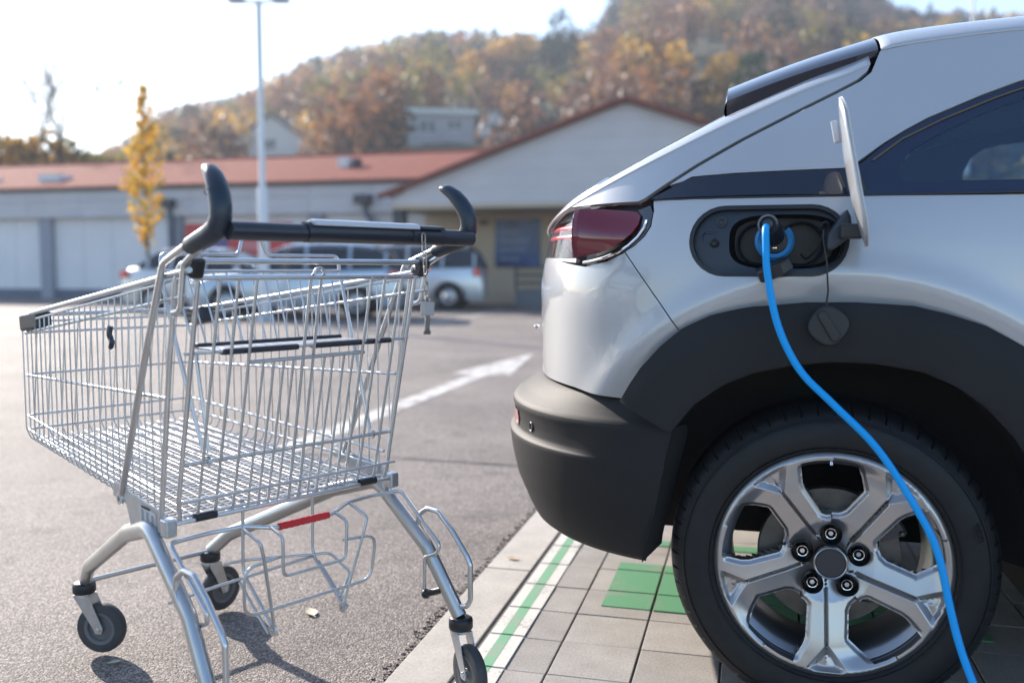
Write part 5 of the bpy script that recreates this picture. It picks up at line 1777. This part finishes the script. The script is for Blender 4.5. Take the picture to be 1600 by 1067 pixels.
# tiled roof: rows of overlapping tile courses
roof = MB().add([(sx(A_L), -.25, 3.44), (sx(A_R) + 6, -.25, 3.44), (sx(A_R) + 6, 5.0, 4.80), (sx(A_L), 5.0, 4.80), (sx(A_L), 10, 3.44), (sx(A_R) + 6, 10, 3.44)], [(0, 1, 2, 3), (3, 2, 5, 4)])
ro_ = spart('roof', roof, M_tile)
for j in range(14):
    t0, t1 = j / 14, (j + 1) / 14
    y0, y1 = -.25 + 5.25 * t0, -.25 + 5.25 * t1
    z0, z1 = 3.44 + 1.36 * t0, 3.44 + 1.36 * t1
    m = MB().add([(sx(A_L), y0 - .02, z0 + .010), (sx(A_R) + 6, y0 - .02, z0 + .010), (sx(A_R) + 6, y1, z1 + .045), (sx(A_L), y1, z1 + .045),
                  (sx(A_L), y0 - .02, z0 + .055), (sx(A_R) + 6, y0 - .02, z0 + .055), (sx(A_R) + 6, y1, z1 + .06), (sx(A_L), y1, z1 + .06)], [(4, 5, 6, 7), (0, 1, 5, 4)])
    m.build('tile_course', M_tile, ro_, smooth=False, fixn=False)
m = MB(); m.tube([(sx(A_L), 5.0, 4.84), (sx(A_R) + 6, 5.0, 4.84)], .09, 8); m.build('ridge_cap', M_tile, ro_)
spart('roof_unit', MB().box(sx(-22.8), sx(-22.0), .9, 1.6, 3.7, 4.05), M_white)
spart('roof_unit', MB().box(sx(-25.3), sx(-24.7), .9, 1.5, 3.7, 4.0), M_white)
spart('roof_vent', MB().box(sx(-12.7), sx(-12.35), 2.2, 2.6, 3.95, 4.45), M_white)
spart('roof_vent', MB().box(sx(-12.2), sx(-12.0), 2.2, 2.5, 3.95, 4.4), M_dark)
for a in (-17.15, -10.75):
    spart('flood_lamp', MB().box(sx(a) - .22, sx(a) + .22, -.50, -.14, 2.80, 3.05), M_dark)
    m = MB(); m.tube([(sx(a), -.18, 2.80), (sx(a), -.12, 2.55), (sx(a) + .25, -.06, 2.2), (sx(a) + .9, -.04, 2.05)] if a > -12 else [(sx(a), -.12, 2.8), (sx(a), -.10, .2)], .09, 8, fillet=.1); spart('downpipe', m, M_plinth)
# red poster by the entrance
post = spart('poster', MB().box(sx(-16.75), sx(-13.2), .04, .12, 1.32, 2.32), M_redsign)
MB().box(sx(-16.2), sx(-15.3), .03, .038, 1.45, 1.95).build('poster_picture', mat('poster_navy', (.08, .07, .22), rough=.4), post, smooth=False)
MB().box(sx(-14.9), sx(-13.9), .03, .038, 1.5, 1.8).build('poster_picture', mat('poster_pink', (.6, .18, .2), rough=.4), post, smooth=False)

# --- gabled front
gb = lot_root('gabled_entrance', -2.95, 22.0)
tag(gb, 'gabled grey entrance building with red roof edge and beige ground floor', 'building')
GH, GZ0, GZ1 = 5.95, 2.80, 4.86
def gpart(name, m, mtl, parent=gb, **k): return m.build(name, mtl, parent, smooth=False, **k)
# horizontal siding boards of the gable, cut by the slope
zz = 2.56
while zz < GZ1 - .1:
    z1 = min(zz + .38, GZ1 - .03)
    def hw(z): return GH * (GZ1 - max(z, GZ0)) / (GZ1 - GZ0)
    m = MB().prism([(-hw(zz) + .02, zz + .002), (hw(zz) - .02, zz + .002), (max(.02, hw(z1)) - .01, z1 - .002), (-max(.02, hw(z1)) + .01, z1 - .002)], 'y', 0, .08)
    gpart('siding_board', m, M_siding)
    zz += .38
gpart('gable_wall', MB().prism([(-GH + .05, 2.56), (GH - .05, 2.56), (GH - .05, GZ0), (0, GZ1 - .04), (-GH + .05, GZ0)], 'y', .07, .25), M_siding)
for sg in (-1, 1):
    m = MB().prism([(sg * (GH + .28), GZ0 - .09), (sg * (GH + .28), GZ0 + .02), (0, GZ1 + .12), (0, GZ1 + .01)], 'y', -.25, .0)
    gpart('verge_board', m, M_redtrim)
    m = MB().add([(sg * (GH + .28), -.22, GZ0 + .0), (0, -.22, GZ1 + .1), (0, 12, GZ1 + .1), (sg * (GH + .28), 12, GZ0 + .0)], [(0, 1, 2, 3)])
    gpart('roof', m, M_tile)
    gpart('eave_post', MB().box(sg * GH - .28 * (sg > 0), sg * GH + .28 * (sg < 0), .1, .45, 0, 2.56), M_dark)
gpart('soffit', MB().box(-GH, GH, .0, 2.6, 2.46, 2.555), M_beige)
gpart('wall', MB().box(-GH, GH, 2.5, 2.8, 0, 2.46), M_beige)
gpart('side_wall', MB().box(-GH, -GH + .2, 2.8, 12, 0, 2.8), M_siding)
wb = gpart('window', MB().box(-3.88, -2.62, 2.42, 2.498, 1.0, 2.30), M_winblue)
for z0 in (1.18, 1.42, 1.66, 1.9):
    MB().box(-3.75, -3.75 + random.uniform(.5, .9), 2.412, 2.418, z0, z0 + .1).build('window_print', mat('print_pale', (.18, .22, .34), rough=.4), wb, smooth=False)
gpart('window_frame', MB().box(-3.98, -2.52, 2.47, 2.495, .92, 2.38), M_beige)
gpart('wall_lamp', MB().box(-4.3, -4.13, 2.3, 2.5, 2.16, 2.28), M_dark)
gpart('wall_box', MB().box(-4.75, -4.5, 2.4, 2.5, 1.15, 1.6), mat('box_ochre', (.42, .30, .14), rough=.6))
# loading ramp with rail before the gabled front
ramp = lot_root('loading_ramp', -3.6, 22.6)
tag(ramp, 'low grey concrete ramp with dark rails before the gabled entrance', 'ramp')
MB().box(-2.2, 3.5, 0, 1.1, 0, .42).build('ramp_base', mat('ramp_concrete', (.16, .165, .18), rough=.85, var=.1, vscale=1.5), ramp, smooth=False)
for j in range(3):
    m = MB(); m.tube([(-2.2, .05, .6 + .2 * j), (3.5, .05, .6 + .2 * j)], .03, 6); m.build('rail', M_dark, ramp)
for j in range(7):
    m = MB(); m.tube([(-2.2 + .95 * j, .05, .4), (-2.2 + .95 * j, .05, 1.02)], .03, 6); m.build('rail_post', M_dark, ramp)

# --- houses on the slope
def hill_house(name, label, px, Y, w, d, h, wallm, roofm, kind, roof_h, windows, rz=0.0, base=None):
    X = px_dir(px) * Y
    z0 = hill_z(X, Y) - .8 if base is None else base
    e = empty(name, (X, Y, z0), rz)
    if kind == 'gable':
        MB().prism([(-w / 2, 0), (w / 2, 0), (w / 2, h), (0, h + roof_h), (-w / 2, h)], 'y', 0, d).build('wall', wallm, e, smooth=False)
        for sg in (-1, 1):
            k_ = roof_h / (w / 2)
            MB().prism([(sg * (w / 2 + .4), h - .4 * k_), (sg * (w / 2 + .4), h - .4 * k_ + .22), (0, h + roof_h + .24), (0, h + roof_h + .02)], 'y', -.4, d + .4).build('roof', roofm, e, smooth=False)
    else:
        MB().box(-w / 2, w / 2, 0, d, 0, h).build('wall', wallm, e, smooth=False)
        MB().box(-w / 2 - .35, w / 2 + .35, -.4, d + .3, h, h + roof_h).build('roof', roofm, e, smooth=False)
    for (x0, x1, za, zb) in windows:
        wn_ = MB().box(x0, x1, -.03, .02, za, zb).build('window', M_pane, e, smooth=False)
        MB().box(x0 - .08, x1 + .08, -.06, .0, za - .1, za).build('sill', M_white, wn_, smooth=False)
        MB().box((x0 + x1) / 2 - .04, (x0 + x1) / 2 + .04, -.05, -.03, za, zb).build('mullion', M_white, wn_, smooth=False)
    tag(e, label, 'house')
    return e
def zpx(py, Y): return .96 + (420 - py) * Y / 1440
Y = 104
b0 = zpx(285, Y)
hill_house('white_house', 'white gabled house on the slope behind the light pole', 428, Y, 9.6, 9, zpx(222, Y) - b0 - .6, M_wall_w, M_roofdk, 'gable', 3.2, [(-.7, .5, zpx(236, Y) - b0, zpx(222, Y) - b0)], base=b0, rz=R(-6))
Y = 90
b0 = zpx(262, Y)
hill_house('grey_house', 'grey two-storey house with pale flat roof on the slope', 690, Y, 6.4, 8, zpx(184, Y) - b0, M_wall_g, mat('roof_pale', (.55, .58, .55), rough=.6), 'flat', .5,
           [(-1.9, -.55, zpx(212, Y) - b0, zpx(194, Y) - b0), (.75, 1.95, zpx(207, Y) - b0, zpx(193, Y) - b0), (-1.6, -.6, zpx(236, Y) - b0, zpx(228, Y) - b0), (.75, 1.95, zpx(236, Y) - b0, zpx(226, Y) - b0)], base=b0, rz=R(8))
Y = 98
b0 = zpx(250, Y)
hc = hill_house('arched_cottage', 'small pale cottage with arched window right of the grey house', 772, Y, 2.9, 5, zpx(190, Y) - b0, M_wall_w, M_roofdk, 'gable', 1.0, [(-.5, .5, zpx(222, Y) - b0, zpx(198, Y) - b0)], base=b0)
Y = 104
b0 = zpx(225, Y)
hill_house('slope_shed', 'low shed with pale tilted roof behind the gable ridge', 862, Y, 6.5, 5, zpx(200, Y) - b0, M_roofdk, mat('roof_grey', (.34, .34, .37), rough=.6), 'gable', .9, [(-1, 1, 1.0, 1.6)], base=b0)
Y = 120
b0 = zpx(190, Y)
hill_house('dark_roof_house', 'house with dark red roof above the gable, left of the tailgate', 1118, Y, 6.5, 7, zpx(152, Y) - b0, mat('house_wall_brown', (.18, .09, .08), rough=.8), M_roofdk, 'gable', 2.2, [(-1.6, -.4, .9, 2.0), (.6, 1.8, .9, 2.0)], base=b0, rz=R(12))
hill_house('valley_house', 'white house partly hidden behind the sapling', 262, 84, 4.5, 5, 4.2, M_wall_w, M_roofdk, 'gable', 1.4, [(-.6, .4, 2.2, 3.2)])

# --- lamp posts
def lamp_post(px, Y, h, label, r0=.075, arm=True):
    X = px_dir(px) * Y
    e = empty('lamp_post', (X, Y, 0))
    m = MB(); m.tube([(0, 0, 0), (0, 0, h * .42), (0, 0, h * .43), (0, 0, h)], r0, 14, rr=lambda t: r0 if t < .5 else r0 * .62); m.build('pole', M_white, e)
    m = MB(); m.lathe([(.0001, 0), (r0 * 2.2, 0), (r0 * 2.2, .02), (r0 * 1.1, .12)], 16, 'z'); m.build('pole_base', M_sheet, e)
    for sg in (-1, 1):
        m = MB(); m.tube([(0, 0, h - .05), (sg * .25, 0, h)], .03, 8); m.build('arm', M_white, e)
        m = MB(); m.box(sg * .25 - .3 * (sg < 0), sg * .25 + .3 * (sg > 0), -.12, .12, h - .03, h + .05); m.build('lamp_head', M_sheet, e, smooth=False, bevel=.02)
    tag(e, label, 'lamp post', 'lamp posts of the car park')
lamp_post(414, 17.0, 5.76, 'white lamp post standing behind the cart handle', r0=.092)
lamp_post(1503, 38.0, 14.5, 'white lamp post rising behind the car roof', r0=.09)

# --- parked cars
def simple_car(name, label, a, b, L, Wd, prof_roof, prof_belt, paintm, face=1, extra=0.0):
    """prof_roof: (x, z) outline of glasshouse; prof_belt: (x, z) of body top; x from 0 (nose) to L"""
    e = lot_root(name, a, b, 0, extra)
    sgn = 1 if face > 0 else -1
    xs = np.linspace(0, L, 49)
    fb = smooth_table([p[0] for p in prof_belt], [p[1] for p in prof_belt])
    def plan(x):
        t = abs(x - L / 2) / (L / 2)
        return Wd / 2 * (1 - t ** 5 * .28)
    zlow = .22
    def body(u, v):
        x = L * u
        top = fb(x); hw_ = plan(x)
        prof_ = [(-hw_ * .96, zlow), (-hw_, zlow + .15), (-hw_ * 1.0, top * .72), (-hw_ * .95, top * .94), (-hw_ * .80, top), (0, top + .03), (hw_ * .80, top), (hw_ * .95, top * .94), (hw_, top * .72), (hw_, zlow + .15), (hw_ * .96, zlow)]
        k_ = v * 10; i = min(9, int(k_)); t = k_ - i
        y = prof_[i][0] * (1 - t) + prof_[i + 1][0] * t; z = prof_[i][1] * (1 - t) + prof_[i + 1][1] * t
        for wx in (L * .19, L * .80):
            rho = math.hypot(x - wx, z - .31)
            if rho < .36 and abs(y) > hw_ * .7:
                z = max(z, .31 + math.sqrt(max(0, .36 ** 2 - (x - wx) ** 2)))
        return (sgn * (x - L / 2), y, z)
    m = MB(); m.grid(body, 60, 20)
    for uu in (0, 1):
        ring = [body(uu, v / 20) for v in range(21)]
        m.add(ring, [tuple(range(21))])
    m.build('body', paintm, e, angle=50)
    # glasshouse
    fr = smooth_table([p[0] for p in prof_roof], [p[1] for p in prof_roof])
    x0, x1 = prof_roof[0][0], prof_roof[-1][0]
    def gh(u, v):
        x = x0 + (x1 - x0) * u
        zb_ = fb(x) - .02; zt_ = max(zb_ + .005, fr(x)); hw_ = plan(x)
        k_ = (zt_ - zb_) / .5
        p_ = [(-hw_ * .88, zb_), (-hw_ * (.88 - .16 * k_), zt_ - .03 * k_), (-hw_ * (.88 - .26 * k_), zt_), (0, zt_ + .02 * k_), (hw_ * (.88 - .26 * k_), zt_), (hw_ * (.88 - .16 * k_), zt_ - .03 * k_), (hw_ * .88, zb_)]
        k2 = v * 6; i = min(5, int(k2)); t = k2 - i
        return (sgn * (x - L / 2), p_[i][0] * (1 - t) + p_[i + 1][0] * t, p_[i][1] * (1 - t) + p_[i + 1][1] * t)
    m = MB(); m.grid(gh, 40, 18); m.build('glasshouse', M_pane, e, angle=50)
    # roof skin and pillars
    zmax = max(p[1] for p in prof_roof)
    ur = [u for u in np.linspace(0, 1, 81) if fr(x0 + (x1 - x0) * u) > zmax - .07]
    u0_, u1_ = min(ur), max(ur)
    m = MB(); m.grid(lambda u, v: tuple(Vector(gh(u0_ + (u1_ - u0_) * u, 1 / 6 - .02 + (2 / 3 + .04) * v)) + Vector((0, 0, .012))), 20, 12); m.build('roof', paintm, e, angle=50)
    for uu in (u0_ * .5, .42, .70, (1 + u1_) / 2):
        for vv in (0, 1):
            pts_ = [Vector(gh(uu + (.0 if .3 < uu < .75 else 0), (1 / 6) * t if vv == 0 else 1 - (1 / 6) * t)) for t in (0, .5, 1)]
            m = MB(); m.tube([tuple(p) for p in pts_], .035, 6); m.build('pillar', paintm, e)
    for wx in (L * .19, L * .80):
        for sy in (-1, 1):
            wh = empty('wheel', (sgn * (wx - L / 2), sy * (Wd / 2 - .10), .31)); wh.parent = e
            m = MB(); m.lathe([(.19, -.09), (.27, -.105), (.305, -.09), (.31, -.05), (.31, .05), (.305, .09), (.27, .105), (.19, .09)], 28, 'y'); m.build('tyre', M_tyre, wh)
            m = MB(); m.lathe([(.0001, sy * .07), (.05, sy * .085), (.15, sy * .06), (.185, sy * .09), (.2, sy * .085)], 10, 'y'); m.build('rim', M_alloy, wh, smooth=False)
    for sy in (-1, 1):
        m = MB(); m.sphere((sgn * (.13 - L / 2), sy * Wd * .36, fb(.2) * .88), .12, 12, 8, (.8, 1.2, .7)); m.build('headlight', mat('headlamp', (.42, .43, .45), rough=.25), e)
        m = MB(); m.box(sgn * (L - .12 - L / 2) - .08, sgn * (L - .12 - L / 2) + .08, sy * Wd * .40 - .09, sy * Wd * .40 + .09, fb(L - .1) * .80, fb(L - .1) * .97); m.build('tail_light', M_reflector, e, smooth=False, bevel=.02)
        m = MB(); m.sphere((sgn * (L * .34 - L / 2), sy * (Wd / 2 + .02), fb(L * .34) + .06), .10, 10, 8, (.6, .9, .7)); m.build('mirror', paintm, e)
    for xx in (.03, L - .03):
        m = MB(); m.box(sgn * (xx - L / 2) - .03, sgn * (xx - L / 2) + .03, -.26, .26, .46, .57); m.build('number_plate', M_white, e, smooth=False)
    tag(e, label, 'car')
    return e
M_silver = mat('paint_silver', (.52, .55, .58), rough=.3, metal=.5, coat=1.0)
M_silver2 = mat('paint_pale_silver', (.56, .57, .58), rough=.3, metal=.4, coat=1.0)
M_bluegrey = mat('paint_blue_silver', (.42, .50, .58), rough=.3, metal=.5, coat=1.0)
simple_car('parked_hatchback', 'blue-silver hatchback parked behind the cart, nose to the left', -8.75, 16.85, 4.1, 1.74,
           [(1.05, .93), (1.65, 1.30), (2.0, 1.42), (2.7, 1.45), (3.4, 1.42), (3.8, 1.30), (4.05, .98)], [(0, .60), (.15, .74), (.6, .86), (1.05, .93), (2.5, .96), (3.9, .98), (4.05, .90), (4.1, .70)], M_bluegrey, extra=R(14.6))
simple_car('parked_sedan', 'pale silver car parked left of the blue-silver hatchback', -11.55, 18.6, 4.3, 1.74,
           [(1.1, .90), (1.8, 1.32), (2.3, 1.41), (3.2, 1.38), (3.9, 1.02)], [(0, .55), (.15, .70), (.6, .84), (1.1, .91), (2.5, .94), (3.9, 1.0), (4.2, .95), (4.3, .7)], M_silver2, face=-1, extra=R(6))
simple_car('parked_van', 'small white car parked farthest right before the ramp', -8.2, 21.3, 3.9, 1.7,
           [(.85, .96), (1.3, 1.42), (1.7, 1.52), (3.0, 1.54), (3.6, 1.46), (3.85, 1.05)], [(0, .62), (.15, .80), (.5, .90), (.9, .97), (2.5, 1.0), (3.7, 1.02), (3.85, .95), (3.9, .7)], M_silver, extra=R(8))

# --- fallen leaves
M_dryleaf = mat('dry_leaf', (.52, .36, .18), rough=.7, var=.15)
def fallen_leaf(X, Y, z, s, rz, label, mtl=M_dryleaf):
    e = MB()
    pts_ = [(0, -1), (.32, -.7), (.5, -.2), (.42, .3), (.2, .7), (0, 1), (-.2, .72), (-.44, .3), (-.5, -.25), (-.3, -.7)]
    e.add([(0, 0, .0)] + [(x * s, y * s, .35 * s * abs(x) + .12 * s * y * y) for x, y in pts_], [(0, i + 1, (i + 1) % 10 + 1) for i in range(10)])
    e.tube([(0, -s, .1 * s), (.1 * s, -1.5 * s, .15 * s)], .03 * s, 5)
    o = e.build('fallen_leaf', mtl, None, loc=(X, Y, z)); o.rotation_euler = (0, 0, rz)
    tag(o, label, 'leaf')
M_paleleaf = mat('pale_leaf', (.60, .52, .38), rough=.7, var=.1)
fallen_leaf(.0, 2.99, .004, .022, 1.2, 'small dry leaf lying on the kerb below the bumper')
fallen_leaf(-.565, 2.53, -.006, .032, .4, 'pale curled leaf on the asphalt under the crate rack', M_paleleaf)
fallen_leaf(-.98, 2.20, -.006, .018, 2.0, 'small pale leaf left of the near cart leg', M_paleleaf)
fallen_leaf(.14, 4.9, -.006, .03, 2.6, 'brown leaf on the asphalt left of the rear bumper')

# --- air
M_haze = bpy.data.materials.new('haze_air'); M_haze.use_nodes = True
nt = M_haze.node_tree; nt.nodes.clear()
oo = nt.nodes.new('ShaderNodeOutputMaterial'); pvn = nt.nodes.new('ShaderNodeVolumePrincipled')
pvn.inputs['Color'].default_value = (.78, .87, 1.0, 1); pvn.inputs['Density'].default_value = .0010; pvn.inputs['Anisotropy'].default_value = .25
nt.links.new(pvn.outputs[0], oo.inputs['Volume'])
hz = MB().box(-460, 500, -70, 480, -2.0, 120).build('haze', M_haze, None, smooth=False)
tag(hz, 'pale autumn haze over the valley', 'haze', kind='stuff')
